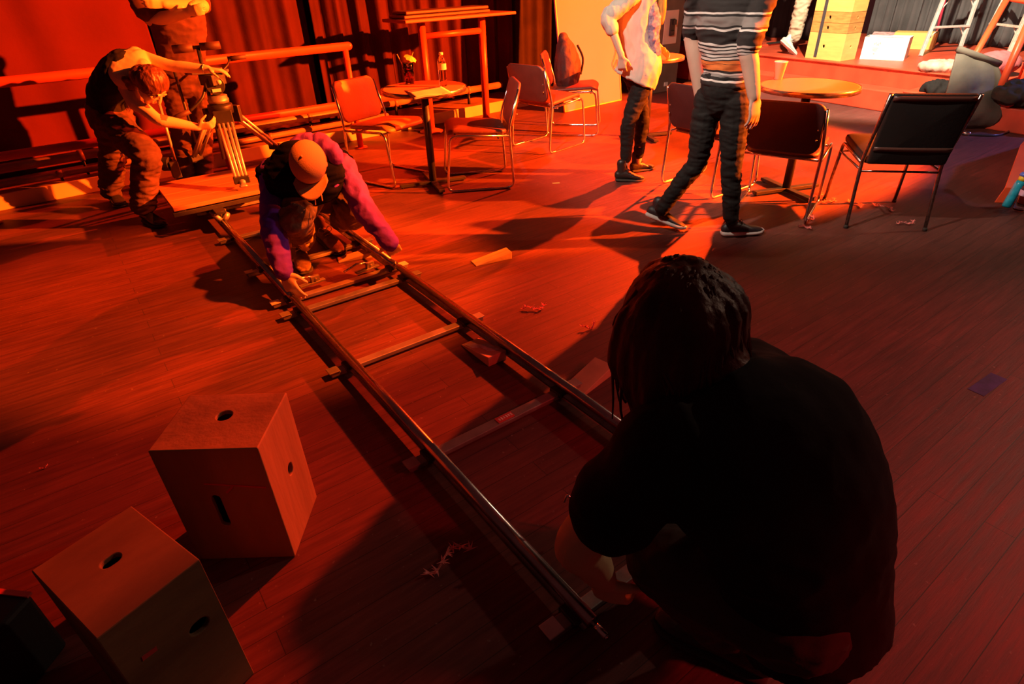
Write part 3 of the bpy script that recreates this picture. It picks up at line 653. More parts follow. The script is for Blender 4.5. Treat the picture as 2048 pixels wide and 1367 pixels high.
bm=bmesh.new(); tube(bm,[top0+Vector((-.02,-.01,.0)),top1+Vector((.02,-.01,.0))],.030,12); link('folded_hem',bm,grey_bag,T,local=False)
bm=bmesh.new(); cyl(bm,(top0+top1)/2+Vector((0,.03,0)),Vector((((top0+top1)/2).x,((top0+top1)/2).y+.03,.24)),.02); link('stand_pole',bm,dark_metal,T,local=False)
def lump(name,label,cat,c,s,m,seed,rot=0,wr=.02):
    bm=bmesh.new(); sph(bm,(0,0,s[2]*.9),s,20); sph(bm,(s[0]*.5,s[1]*.3,s[2]*.6),(s[0]*.6,s[1]*.7,s[2]*.7),16)
    o=fuse(name,bm,m,None,.014,3,wr,(9,9,9),seed); o.location=c; o.rotation_euler=(0,0,rot); return tag(o,label,cat)
lump('cushion','pink knitted cushion on the stage behind the canvas sheet','cushion',P(1985,150,ZS)+Vector((.0,0,0)),(.26,.18,.12),cushion_m,1,.3,.006)
lump('blanket','crumpled cream and pink blanket on the stage by the canvas sheet','blanket',P(1882,142,ZS),(.22,.13,.05),mat('cream_blanket',(.62,.45,.34),.9,var=.5,scale=9),2,-.4,.03)
lump('black_bundle','black cloth bundle on the lower stage step left of the canvas sheet','cloth',P(1872,190,.22),(.17,.13,.07),black_cloth,3,.2,.03)
lump('black_bundle','black cloth bundle on the red step block at the right edge','cloth',P(2035,205,.26),(.26,.16,.10),mat('dark_green_cloth',(.035,.04,.03),.9,var=.4),4,.2,.03)
bm=bmesh.new(); tube(bm,smoothpath([P(1912,262,.012),P(1925,267,.012),P(1960,270,.012),P(1995,270,.012),P(2018,262,.012),P(2035,252,.012),P(2075,246,.012)]),.010,8)
T=thing('stage_cable','black cable with a chrome plug on the floor below the canvas sheet','cable',P(1912,262,0)); link('cord',bm,mat('cable_rubber',(.03,.03,.04),.3),T,local=False)
bm=bmesh.new(); cyl(bm,P(1912,262,.018),P(1940,268,.018),.018,n=14); link('plug',bm,chrome,T,local=False)
T=thing('dark_plank','flat dark red plank on the stage left of the sneaker','board',P(1530,90,ZS),.5); bm=bmesh.new(); box(bm,(0,0,.015),(.5,.25,.03)); link('plank',bm,red_paint,T,False,.004); bm=bmesh.new(); box(bm,(.05,-.12,.035),(.28,.05,.02)); link('dark_strip',bm,dark_metal,T,False)
# ---------------------------------------------------------------- dolly tracks
TA=R(-35.2); TD=Vector((math.sin(TA),math.cos(TA),0)); TN=Vector((math.cos(TA),-math.sin(TA),0)); ta=math.atan2(TN.y,TN.x)
ZR=.075
r1=P(1185,1243,ZR); r1b=P(590,598,ZR); r2b=P(790,530,ZR)
def track(label,o1,L,extra_bars):
    T=thing('dolly_track',label,'track',(o1.x,o1.y,0),ta)   # local x=crosswise, y=along
    for k,x in enumerate((0,.61)):
        bm=bmesh.new(); cyl(bm,(x,0,ZR),(x,L,ZR),.0195,n=18); q=link('rail',bm,rail_m,T)
        bm=bmesh.new(); box(bm,(x,L/2,ZR-.028),(.010,L-.03,.028)); box(bm,(x,L/2,ZR-.044),(.034,L-.03,.006)); link('rail_web',bm,rail_m,q,False)
        bm=bmesh.new(); cyl(bm,(x,-.05,ZR),(x,.0,ZR),.010,n=12); cyl(bm,(x,-.055,ZR),(x,-.05,ZR),.007,n=12); link('joining_pin',bm,chrome,q)
    for y in extra_bars:
        bm=bmesh.new(); box(bm,(.305,y,.022),(.80,.045,.020)); q=link('sleeper',bm,bar_m,T,False,.003)
        for x in (-.078,.688):
            bm=bmesh.new(); box(bm,(x,y,.035),(.05,.05,.006)); link('end_plate',bm,alu if y<.1 else bar_m,q,False,.002)
        for x in (0,.61):
            bm=bmesh.new(); box(bm,(x,y,.030),(.055,.07,.022)); link('rail_saddle',bm,dark_metal,q,False,.004)
    return T
d=(r1b-r1); L=d.length
nt=track('nearer steel dolly track section held between the two crouching men',r1,L,[.07,.85,1.58,L-.05])
bm=bmesh.new(); box(bm,(.33,.85,.0335),(.075,.032,.003)); s_l=link('sticker',bm,red_tape,nt,False); 
bm=bmesh.new()
for k in range(6): box(bm,(.305+.011*k,.85,.0355),(.006,.016 if k%2 else .012,.0012))
link('sticker_print',bm,label_m,s_l,False)
o2=r1+TD*(L+.055)
ft=track('farther steel dolly track section running under the camera dolly',o2,2.3,[.06,.55,1.2,1.9])
# clamps at the joint
for k,(u,v) in enumerate([(735,540),(625,568)]):
    c=P(u,v,.035); T=thing('track_clamp',['steel toggle clamp on the sleeper right of the capped man','steel toggle clamp on the sleeper left of the capped man'][k],'clamp',c,ta+.1)
    bm=bmesh.new(); box(bm,(0,0,.008),(.15,.03,.012)); link('clamp_base',bm,bar_m,T,False,.002)
    bm=bmesh.new(); box(bm,(.02,0,.03),(.05,.024,.034)); cyl(bm,(.02,-.02,.03),(.02,.02,.03),.007); link('clamp_body',bm,bar_m,T,False,.002)
    bm=bmesh.new(); tube(bm,[(0.02,0,.042),(-.06,.01,.055),(-.14,.015,.03)],.006,8); link('lever',bm,chrome,T)
# hook tool near foreground man
bm=bmesh.new(); q=[P(1128,1003,.17),P(1134,991,.19),P(1143,997,.18),P(1150,1015,.14),P(1160,1040,.07)]; tube(bm,smoothpath(q),.004,8); tag(link('hook_tool',bm,chrome),'thin bent metal hook beside the foreground man\'s arm','tool')
# wedges
def wedge(label,u,v,rot,m=wedge_m,L=.24,w=.085,h=.045):
    c=P(u,v,0); T=thing('wood_wedge',label,'wedge',c,rot,'wooden levelling wedges on the floor'); bm=bmesh.new()
    vs=[bm.verts.new(p) for p in ((-L/2,-w/2,0),(L/2,-w/2,0),(L/2,w/2,0),(-L/2,w/2,0),(-L/2,-w/2,.006),(L/2,-w/2,h),(L/2,w/2,h),(-L/2,w/2,.006))]
    for f in ((3,2,1,0),(4,5,6,7),(0,1,5,4),(1,2,6,5),(2,3,7,6),(3,0,4,7)): bm.faces.new([vs[i] for i in f])
    link('wedge_block',bm,m,T,False,.004); return T
wedge('pale wooden wedge lying alone on the open red floor',983,520,.42)
T=wedge('wooden wedge with white-painted stripes lying between the rails',967,704,-.95,mat('striped_wedge',(.55,.33,.2),.7,var=.2),.23,.10,.05)
bm=bmesh.new()
for (x0,x1,y0,y1) in ((-.10,-.03,-.04,.0),(-.05,.06,-.012,.035)):
    vs=[(x0,y0),(x1,y0),(x1+.03,y1),(x0+.03,y1)]
    bm.faces.new([bm.verts.new((x,y,.0285+.0445*(x/.23)*.98+.0012)) for x,y in vs])
o=link('white_stripe',bm,mat('worn_white',(.6,.57,.54),.8,var=.3,scale=40),T,False); o.modifiers.new('t','SOLIDIFY').thickness=.0012
wedge('wooden wedge pushed halfway under the right rail near the long-haired man',1170,768,.80,mat('brown_wedge',(.48,.27,.15),.7,var=.3),.27,.10,.05)
wedge('wooden wedge by the right rail beside the crouching man\'s boot',718,514,.35,L=.26)
# ---------------------------------------------------------------- foreground boxes
bx=[P(400,1118,0),P(590,1113,0),P(628,997,0)]
wv=(bx[1]-bx[0]); ang=math.atan2(wv.y,wv.x); dv=.245
c=(bx[0]+bx[1])/2+Vector((-math.sin(ang),math.cos(ang),0))*dv/2
T=crate('plywood_box','upright plywood box with a hand slot, the one standing farther from us',c,ang,(.295,.245,.445),ply,[('front',-.02,.21,.013,.062),('top',.0,.02,.022,.022),('right',0.01,.24,.016,.02)],wall=.014,group='plywood boxes in the foreground')
bm=bmesh.new(); box(bm,(.05,-.1235,.31),(.17,.001,.006),Matrix.Rotation(.12,3,'Y')); box(bm,(.03,-.1235,.295),(.035,.001,.006),Matrix.Rotation(-.8,3,'Y')); link('red_scratch',bm,red_tape,T,False)
# second box, nearest: top corners
tl=P(80,1130,.45); tr=P(268,1006,.45); fr_=P(392,1122,.45); fl=P(172,1292,.45)
wv=fr_-fl; ang=math.atan2(wv.y,wv.x); cc=(tl+tr+fr_+fl)/4; W2=((fr_-fl).length+(tr-tl).length)/2; D2=((tl-fl).length+(tr-fr_).length)/2
T=crate('plywood_box','plywood box nearest the bottom left corner with a small red sticker',Vector((cc.x,cc.y,0)),ang,(W2,D2,.45),ply2,[('top',.0,.02,.02,.014),('front',.05,.28,.022,.018)],wall=.014,group='plywood boxes in the foreground')
bm=bmesh.new(); box(bm,(-.05,-D2/2-.0008,.32),(.030,.0015,.012),Matrix.Rotation(.1,3,'Y')); link('sticker',bm,red_tape,T,False)
cA=P(0,1150,.22); cB=P(60,1185,.22); T=thing('black_case','black case at the bottom left corner with a red edge strip','case',V_(cB.x-.02,cB.y-.17,0),-.15)
bm=bmesh.new(); box(bm,(-.20,0,.11),(.40,.34,.22)); link('case_body',bm,black_vinyl,T,False,.012)
bm=bmesh.new(); box(bm,(-.20,.165,.221),(.40,.014,.006)); link('edge_strip',bm,red_tape,T,False)
bm=bmesh.new(); tube(bm,roundpath([(-.28,-.17,.15),(-.28,-.205,.15),(-.14,-.205,.15),(-.14,-.17,.15)],.02),.007,8); link('handle',bm,dark_metal,T)
# ---------------------------------------------------------------- feathers, tape
def feather(seed,s):
    rnd=random.Random(seed); bm=bmesh.new()
    spine=[Vector((s*(i/6-.5),s*.18*math.sin(i*.9+seed),.006+.012*rnd.random())) for i in range(7)]
    for i,p in enumerate(spine):
        for k in range(9):
            a_=rnd.uniform(0,2*PI); l=s*rnd.uniform(.07,.22); e=p+Vector((math.cos(a_)*l,math.sin(a_)*l,rnd.uniform(0,.014))); w_=Vector((-math.sin(a_),math.cos(a_),0))*.0035
            try: bm.faces.new([bm.verts.new(q) for q in (p-w_,p+w_,e)])
            except: pass
    tube(bm,smoothpath(spine,3),.003,6)
    return bm
protos=[]
for i,s in enumerate((.11,.08,.14)):
    o=link('feather_tuft',feather(i+1,s),feather_m,None,False); protos.append(o)
spots=[(1068,619,.10,'pink feather scrap right of the crossbar near the lone wedge'),(1180,656,.2,'pink feather scrap just left of the long hair'),(898,1118,1.2,'pink feather scrap between box and near rail end'),(1812,449,.1,'pink feather scrap between the stacking chair\'s rear legs'),(1622,440,.3,'pink feather scrap under the right runner of the maroon chair'),(1768,417,.6,'pink feather scrap between the stacking chair\'s front legs'),(1640,392,.4,'orange feather tuft at the stacking chair\'s front left foot'),(1610,458,.8,'pink feather scrap beside the maroon chair\'s rear foot'),(1712,410,.5,'small pink feather scrap under the stacking chair'),(1660,405,.2,'orange feather tuft just right of the maroon chair runner'),(90,935,.3,'tiny orange scrap on the floor left of the plywood box')]
for i,(u,v,r_,l) in enumerate(spots):
    o=protos[i] if i<3 else protos[i%3].copy()
    if i>=3: COL.objects.link(o)
    o.location=P(u,v,0); o.rotation_euler=(0,0,r_*3); tag(o,l,'feather','feather scraps on the floor')
    if i==10: o.scale=(.3,.3,.3)
def tape(name,label,u,v,s,rot,m):
    bm=bmesh.new(); box(bm,(0,0,.0006),(s[0],s[1],.0012)); o=link(name,bm,m,None,False); o.location=P(u,v,0); o.rotation_euler=(0,0,rot); tag(o,label,'tape')
tape('floor_tape','small green tape mark on the red floor near the woman',1112,366,(.06,.02),.1,yellow_tape)
tape('floor_tape','worn blue tape mark on the dark floor at right',1975,768,(.20,.06),.55,blue_tape)
# ---------------------------------------------------------------- people
def hand(bm,wrist,d,palm,s=1.0,curl=.6,thumb=1,spread=.08):
    """d: direction of the fingers, palm: palm-facing normal, thumb: +1/-1 side; rooted in the wrist"""
    d=Vector(d).normalized(); n=Vector(palm); n=(n-d*n.dot(d)).normalized(); sd=d.cross(n).normalized()*thumb
    w=Vector(wrist)
    loft(bm,[(w-d*.02*s,.026*s,.020*s,sd),(w+d*.02*s,.031*s,.016*s,sd),(w+d*.055*s,.040*s,.014*s,sd),(w+d*.088*s,.040*s,.012*s,sd)],14,3)
    for i,(o_,L_) in enumerate(((.030,.070),(.010,.080),(-.011,.074),(-.030,.058))):
        p=w+d*.085*s+sd*o_*s; a_=curl*.55*(1+.12*i); dd=(d+sd*spread*(o_/.03)).normalized(); pts=[p-d*.02*s,p]; ang=0
        for k,f in enumerate((.45,.32,.23)):
            ang+=a_*(1,1.1,.8)[k]; q=dd*math.cos(ang)+n*math.sin(ang); pts.append(pts[-1]+q*(L_*f*s))
        limb(bm,pts,[.0095*s,.0092*s,.0085*s,.0078*s,.0068*s],side=sd,n=10,k=2)
    p=w+d*.025*s+sd*.024*s; t1=(d*.6+sd*.8+n*.35).normalized(); t2=(d*.85+sd*.35+n*(.3+curl*.3)).normalized()
    limb(bm,[p-t1*.01*s,p+t1*.032*s,p+t1*.032*s+t2*.03*s,p+t1*.032*s+t2*.055*s],[.014*s,.012*s,.010*s,.008*s],side=n,n=10,k=2)
def head(bm,c,face,up,s=1.0):
    """c = centre of skull, face = facing direction"""
    face=Vector(face).normalized(); up=Vector(up); up=(up-face*up.dot(face)).normalized(); sd=face.cross(up).normalized()
    M=Matrix((sd,face,up)).transposed()
    F=lambda x,y,z: Vector(c)+M@Vector((x,y,z))*s
    sph(bm,F(0,-.012,.03),(.076*s,.095*s,.088*s),20,M); sph(bm,F(0,.018,-.035),(.060*s,.072*s,.075*s),18,M)
    loft(bm,[(F(0,.035,-.06),.045*s,.04*s,sd),(F(0,.052,-.098),.028*s,.022*s,sd)],12,3)
    loft(bm,[(F(0,.082,.018),.008*s,.008*s,sd),(F(0,.098,-.012),.011*s,.012*s,sd),(F(0,.106,-.030),.016*s,.012*s,sd)],10,3)
    for k in (-1,1):
        sph(bm,F(.030*k,.078,.012),(.015*s,.010*s,.010*s),10,M); sph(bm,F(.074*k,-.005,-.010),(.010*s,.022*s,.032*s),12,M)
        sph(bm,F(.030*k,.080,.030),(.022*s,.008*s,.006*s),10,M); sph(bm,F(.034*k,.058,-.022),(.024*s,.022*s,.02*s),10,M)
    sph(bm,F(0,.086,-.058),(.024*s,.010*s,.005*s),12,M); sph(bm,F(0,.084,-.068),(.020*s,.010*s,.006*s),12,M)
    return F,M
def shoe(T,heel,toe,m,solem,lace=None,st=1.0,h=.075,up=(0,0,1),w=.046,collar=None):
    heel=Vector(heel); toe=Vector(toe); d=(toe-heel).normalized(); L_=(toe-heel).length; up=Vector(up); up=(up-d*up.dot(d)).normalized(); sd=d.cross(up).normalized()
    F=lambda a_,z: heel+d*(a_*L_)+up*z
    bm=bmesh.new()
    loft(bm,[(F(.06,.052),w*.72,.036,sd),(F(.22,.056),w*.80,.040,sd),(F(.42,.052),w*.84,.034,sd),(F(.65,.040),w*.98,.022,sd),(F(.85,.034),w*.92,.016,sd),(F(.95,.030),w*.6,.012,sd)],18,4)
    loft(bm,[(F(.17,.05),w*.72,w*.8,sd),(F(.17,.05+h*.5),w*.70,w*.85,sd),(F(.15,.05+h),w*.72,w*.88,sd)],16,3)
    o=fuse('shoe',bm,m,T,.006,3)
    bm=bmesh.new(); loft(bm,[(F(x,z*st),a_*w,b_*st,sd) for x,z,a_,b_ in ((.03,.014,.74,.014),(.2,.013,.90,.013),(.45,.012,.90,.012),(.7,.012,1.10,.012),(.9,.013,.96,.011),(.98,.016,.55,.008))],18,4)
    link('sole',bm,solem,o,local=False)
    if lace:
        bm=bmesh.new()
        for k in range(4):
            a_=.38+.07*k; zt=.088-.011*k; tube(bm,[F(a_,zt)-sd*w*.45,F(a_+.02,zt+.006),F(a_+.03,zt-.001)+sd*w*.45],.0028,6)
        q=F(.36,.094)
        for k in (-1,1): tube(bm,smoothpath([q,q+sd*.03*k+up*.025,q+sd*.045*k-d*.0,q+sd*.02*k+d*.02-up*.005,q]),.0022,6)
        link('laces',bm,lace,o,local=False)
    return o
Z=Vector((0,0,1))
def V(*a): return Vector(a)
def torso(bm,hip,waist,chest,neckb,side,wh=.165,ww=.14,wc=.165,ws=.175,dp=.11,grow=0,top=True):
    secs=[(hip-(waist-hip)*.35,wh*.80+grow,dp*.85+grow,side),(hip,wh+grow,dp+grow,side),(waist,ww+grow,dp*.88+grow,side),(chest,wc+grow,dp*1.02+grow,side)]
    sh=chest.lerp(neckb,.65); secs.append((sh,ws*.92+grow,dp*.80+grow,side))
    if top: secs.append((neckb,.06+grow,.055+grow,side))
    loft(bm,secs,22,5)
def arm(bm,sh,el,wr,r=(.052,.045,.041,.040,.028),grow=0,upto=1.0):
    sh,el,wr=Vector(sh),Vector(el),Vector(wr); pts=[sh,sh.lerp(el,.45),el,el.lerp(wr,.35),wr]; rr=[x+grow for x in r]
    limb(bm,pts,rr,side=(el-sh).cross(wr-el) if (el-sh).cross(wr-el).length>1e-4 else (1,0,0))
def leg(bm,hp,kn,an,r=(.088,.078,.056,.058,.038),grow=0):
    hp,kn,an=Vector(hp),Vector(kn),Vector(an); rr=[x+grow for x in r]
    limb(bm,[hp,hp.lerp(kn,.5),kn,kn.lerp(an,.33),an],rr,side=(0,1,.1))
exec_people=True
# ---- 1. striped walker -------------------------------------------------
T=thing('person','person walking right in a striped knit top and tight black trousers','person',(1.3,3.6,0))
side=V(.80,-.60,0)      # across the shoulders
hp=PY(1443,205,3.62); ws_=PY(1455,140,3.62); ch=PY(1455,30,3.62); ch.z=1.24; nk=V(ch.x+.01,3.62,1.50); hp.z=.86; ws_.z=.99
hL=hp+V(-.06,.05,-.03); hR=hp+V(.06,-.05,-.03)
kR=PY(1463,330,3.55); aR=PY(1462,438,3.53); kL=PY(1395,322,3.66); aL=PY(1322,420,3.72)
shL=ch+V(-.15,.10,.13); elL=PY(1385,70,3.78); wrL=PY(1400,190,3.74)
shR=ch+V(.15,-.10,.13); elR=PY(1497,95,3.44); wrR=PY(1508,192,3.40)
bm=bmesh.new(); torso(bm,hp,ws_,ch,nk,side,.120,.115,.15,.165,.092)
limb(bm,[nk-Z*.03,nk+Z*.08],[.055,.052]); head(bm,nk+V(.04,0,.20),V(.8,.45,0),Z)
for s_h,e,w_ in ((shL,elL,wrL),(shR,elR,wrR)): arm(bm,s_h,e,w_,(.056,.052,.049,.047,.034))
hand(bm,wrR,(wrR-elR)+V(0,0,-.1),V(-.5,.8,0),1.12,.45,1); hand(bm,wrL,(wrL-elL),V(.9,0,0),.95,.7,-1)
leg(bm,hR,kR,aR,(.066,.060,.048,.045,.032)); leg(bm,hL,kL,aL,(.066,.060,.048,.045,.032))
fuse('body',bm,skin2,T,.006,3)
bm=bmesh.new(); torso(bm,hp+Z*.06,ws_,ch,nk-Z*.02,side,.128,.122,.160,.172,.100,.008)
limb(bm,[shL,shL.lerp(elL,.5),elL],[.066,.060,.052]); limb(bm,[shR,shR.lerp(elR,.5),elR],[.066,.062,.056]); limb(bm,[elR+Z*.015,elR+Z*.05],[.061,.064]); limb(bm,[elL+Z*.015,elL+Z*.05],[.056,.058])
fuse('striped_top',bm,stripe_m,T,.008,2,.007,(7,7,22),1)
bm=bmesh.new(); loft(bm,[(hp-Z*.04,.115,.095,side),(hp+Z*.02,.128,.105,side),(hp+Z*.09,.125,.100,side)],20,4)
for a_,b_,c2 in ((hR,kR,aR),(hL,kL,aL)): leg(bm,a_,b_,c2+(c2-b_).normalized()*-.01,(.082,.076,.060,.056,.044),.0)
fuse('trousers',bm,black_trouser,T,.007,2,.006,(8,8,26),2)
sneak=mat('black_mesh_shoe',(.022,.020,.024),.5,var=.4,scale=60)
h_=P(1445,472,.0); t_=P(1523,466,.0); shoe(T,h_,t_,sneak,sole_white,boot,st=1.6)
h_=P(1290,425,.06); h_=PY(1293,434,3.80); t_=P(1368,464,.0); t_.z=.005; shoe(T,h_,t_,sneak,sole_white,boot,st=1.6,up=V(.1,.2,1))
bm=bmesh.new(); F=head; 
# hair cap
hc=nk+V(.03,-.01,.23); sph(bm,hc,(.092,.10,.10),18); fuse('hair',bm,hair_brown,T,.01,2,.004,(30,30,8),5)
# ---- 2. woman ----------------------------------------------------------
T=thing('person','woman in a pale long blouse and cropped black trousers, hand on hip','person',(1.1,4.95,0))
fx=.03
hp=V(1.06,4.95,.84); ws_=V(1.03,4.96,1.00); ch=V(1.00,4.98,1.20); nk=V(1.06,4.98,1.43); side=V(.45,.9,0).normalized()*1
side=V(.62,-.78,0)
hR=hp+V(.04,-.06,-.03); hL=hp+V(-.03,.07,-.02)
aN=PY(1250,333,4.90); kN=PY(1256,250,4.88); aF=PY(1276,322,5.05); kF=PY(1285,240,5.02)
sN=ch+V(-.06,-.13,.12); eN=PY(1216,35,4.84); wN=PY(1243,112,4.78); sF=ch+V(.10,.13,.12); eF=ch+V(.12,.2,-.15); wF=ch+V(.24,.10,-.25)
bm=bmesh.new(); torso(bm,hp,ws_,ch,nk,side,.15,.115,.135,.145,.10)
limb(bm,[nk-Z*.03,nk+Z*.08],[.048,.045]); head(bm,nk+V(.04,0,.19),V(1,-.1,-.1),Z,.95)
arm(bm,sN,eN,wN,(.045,.038,.034,.032,.023)); arm(bm,sF,eF,wF,(.045,.038,.034,.032,.023))
hand(bm,wN,V(.12,.0,-1),V(.3,.9,0),.88,.9,1); hand(bm,wF,(wF-eF),V(-.9,0,0),.85,.8,-1)
leg(bm,hR,kN,aN,(.066,.058,.043,.042,.030)); leg(bm,hL,kF,aF,(.066,.058,.043,.042,.030)); fuse('body',bm,skin2,T,.006,3)
bm=bmesh.new(); loft(bm,[(PY(1268,160,4.95),.185,.15,side),(hp+Z*.02,.17,.14,side),(ws_,.135,.118,side),(ch,.148,.118,side),(ch.lerp(nk,.65),.145,.095,side),(nk,.06,.06,side)],24,5,False)
limb(bm,[sN,sN.lerp(eN,.5),eN,eN.lerp(wN,.3)],[.06,.056,.054,.045]); limb(bm,[sF,sF.lerp(eF,.5),eF,eF.lerp(wF,.3)],[.06,.056,.052,.045])
fuse('blouse',bm,white_cloth,T,.008,3,.009,(13,13,5),4)
bm=bmesh.new(); sc=[ch+V(.06,-.10,.16),ch+V(.12,-.12,-.02),ws_+V(.09,-.12,.06),ws_+V(.13,-.12,-.06)]; limb(bm,sc,[.03,.045,.04,.03],flat=.45); fuse('patterned_scarf',bm,mat('blue_pattern_cloth',(.42,.36,.42),.9,col2=(.10,.09,.2),scale=35),T,.007,2,.006,(20,20,14),6)
bm=bmesh.new(); loft(bm,[(hp-Z*.03,.14,.12,side),(hp+Z*.05,.142,.12,side)],20,4)
for a_,b_,c2 in ((hR,kN,aN),(hL,kF,aF)): leg(bm,a_,b_,c2+Z*.055,(.080,.070,.054,.050,.040),.0)
fuse('trousers',bm,black_trouser,T,.007,2,.006,(9,9,22),7)
shoe(T,P(1232,362,0),P(1288,362,0),boot,sole_dark,boot,h=.10,w=.043); shoe(T,P(1262,345,0),P(1300,338,0)+V(.03,0,0),boot,sole_dark,boot,h=.10,w=.043)
bm=bmesh.new(); hc=nk+V(.02,0,.215); sph(bm,hc,(.092,.088,.10),18); limb(bm,[hc+V(.04,-.06,0),PY(1325,0,4.88),PY(1324,45,4.88)],[.05,.03,.012]); fuse('hair',bm,mat('blonde_hair',(.6,.33,.08),.5,var=.4,scale=40,stretch=(1,1,.2)),T,.009,2,.004,(30,30,6),5)
# ---- 3. standing observer (arms crossed) -------------------------------
T=thing('person','person standing by the curtain with folded bare arms and dark shirt','person',(-2.75,5.1,0))
Y=5.03
side=V(.9,.43,0)
hp=PY(352,118,Y); ws_=PY(352,75,Y); ch=V(PY(345,10,Y).x,Y,1.24); nk=V(ch.x,Y,1.50)
hp.z=.90; ws_.z=1.02
hR=hp+V(.08,.04,-.02); hL=hp+V(-.08,-.04,-.02)
kA=PY(355,215,4.98); aA=PY(365,335,5.0); kB=PY(402,205,5.06); aB=PY(400,325,5.06)
for q in (aA,aB): q.z=.10
sA=ch+V(-.19,-.08,.15); eA=PY(305,42,Y-.08); wA=PY(375,25,Y-.22); sB=ch+V(.17,.08,.15); eB=PY(404,14,Y-.05); wB=PY(330,8,Y-.22)
bm=bmesh.new(); torso(bm,hp,ws_,ch,nk,side,.155,.14,.175,.19,.11); limb(bm,[nk-Z*.03,nk+Z*.08],[.06,.055]); head(bm,nk+V(0,-.03,.20),V(.5,-.85,-.2),Z)
R5=(.056,.052,.046,.046,.032)
arm(bm,sA,eA,wA,R5); arm(bm,sB,eB,wB,R5); hand(bm,wA,wA-eA,V(0,1,0),.95,.8,1); hand(bm,wB,wB-eB,V(0,1,0),.95,.5,-1); leg(bm,hR,kB,aB); leg(bm,hL,kA,aA); fuse('body',bm,skin,T,.007,3)
bm=bmesh.new(); torso(bm,hp,ws_,ch,nk-Z*.02,side,.165,.15,.178,.19,.115,.010); limb(bm,[sA,sA.lerp(eA,.5)],[.07,.072]); limb(bm,[sB,sB.lerp(eB,.5)],[.07,.072]); fuse('shirt',bm,maroon_shirt,T,.01,2,.008,(8,8,14),8)
bm=bmesh.new(); loft(bm,[(hp-Z*.06,.155,.125,side),(hp,.16,.125,side)],20,4)
for a_,b_,c2 in ((hR,kB,aB),(hL,kA,aA)): leg(bm,a_,b_,c2+Z*.0,(.095,.088,.075,.070,.062),.004)
fuse('trousers',bm,brown_trouser,T,.009,2,.010,(9,9,18),9)
shoe(T,V(aA.x-.01,aA.y+.05,.0),V(aA.x+.10,aA.y-.2,0),boot,sole_dark); shoe(T,V(aB.x-.01,aB.y+.05,.0),V(aB.x+.10,aB.y-.2,0),boot,sole_dark)
bm=bmesh.new(); sph(bm,nk+V(0,.0,.235),(.092,.10,.095),18); fuse('hair',bm,hair_brown,T,.01,2,.004,(30,30,8),5)
# ---- 4. bending operator ----------------------------------------------
T=thing('person','person in a black tank top bending over the tripod, auburn hair tied up','person',(-2.8,4.4,0))
Y=4.42
hp=PY(222,232,4.55); ws_=PY(215,185,4.52); ch=PY(245,140,4.48); nk=PY(290,140,4.40)
hd=PY(303,172,4.30)
side=V(-.35,-.9,-.15)
# shoulders
sU=PY(272,112,4.55); eU=PY(345,132,4.50); wU=PY(415,138,4.48)
sD=PY(272,205,4.34); eD=PY(318,240,4.28); wD=PY(395,254,4.36)
hN=hp+V(.04,-.08,-.03); hF=hp+V(-.04,.08,-.03)
kN=PY(293,310,4.22); aN=PY(292,425,4.22); kF=PY(225,320,4.66); aF=PY(225,385,4.72)
bm=bmesh.new()
loft(bm,[(hp,.14,.12,V(.3,-.9,0)),(ws_,.125,.10,V(.2,-.95,0)),(ch,.145,.105,V(0,-1,-.3)),(ch.lerp(nk,.6),.16,.085,V(.0,-.8,-.6)),(nk,.05,.05,V(0,-.8,-.6))],22,5)
limb(bm,[ch,sU],[.09,.062]); limb(bm,[ch,sD],[.09,.058]); limb(bm,[nk-(hd-nk)*.2,nk.lerp(hd,.6)],[.052,.05])
face=V(.45,-.15,-.88); head(bm,hd,face,V(.85,-.1,.45),.98)
RA=(.056,.044,.038,.038,.026); arm(bm,sU,eU,wU,RA); arm(bm,sD,eD,wD,RA)
hand(bm,wU,V(1,.05,-.15),V(0,0,-1),.95,.45,-1); hand(bm,wD,V(1,.2,.05),V(.2,.6,.5),.95,.8,1)
leg(bm,hN,kN,aN); leg(bm,hF,kF,aF); fuse('body',bm,skin,T,.006,3)
bm=bmesh.new()
loft(bm,[(hp+V(0,0,.02),.155,.135,V(.3,-.9,0)),(ws_,.145,.118,V(.2,-.95,0)),(ch,.155,.118,V(0,-1,-.3)),(ch.lerp(nk,.35),.085,.10,V(.0,-.8,-.6))],22,5)
fuse('tank_top',bm,black_cloth,T,.008,3,.006,(12,12,12),11)
bm=bmesh.new(); loft(bm,[(hp-Z*.08,.155,.14,V(.3,-.9,0)),(hp+V(0,0,.03),.16,.14,V(.3,-.9,0))],20,4)
leg(bm,hN,kN,aN+Z*.06,(.105,.10,.088,.082,.080),.0); leg(bm,hF,kF,aF+Z*.03,(.105,.098,.085,.082,.080),.0)
fuse('cargo_trousers',bm,cargo,T,.008,2,.012,(8,8,20),12)
d=V(.75,-.55,0); shoe(T,V(aN.x,aN.y,0)-d*.06,V(aN.x,aN.y,0)+d*.22,boot,sole_dark,boot,h=.08,w=.05)
d=V(.55,-.6,0); shoe(T,V(aF.x,aF.y,0)-d*.06,V(aF.x,aF.y,0)+d*.24,boot,sole_dark,boot,h=.08,w=.05)
bm=bmesh.new(); hu=V(.85,-.1,.45).normalized(); f_=face.normalized()
sph(bm,hd-f_*.022+hu*.028,(.10,.10,.10),20); sph(bm,hd-f_*.07-hu*.01,(.08,.085,.075),16)
bun=hd-f_*.08-hu*.115; sph(bm,bun,(.042,.042,.042),12); sph(bm,bun+V(-.03,.02,-.03),.028,10); sph(bm,bun+V(-.015,-.03,.03),.024,10)
fuse('hair',bm,hair_red,T,.006,2,.004,(40,40,12),5)
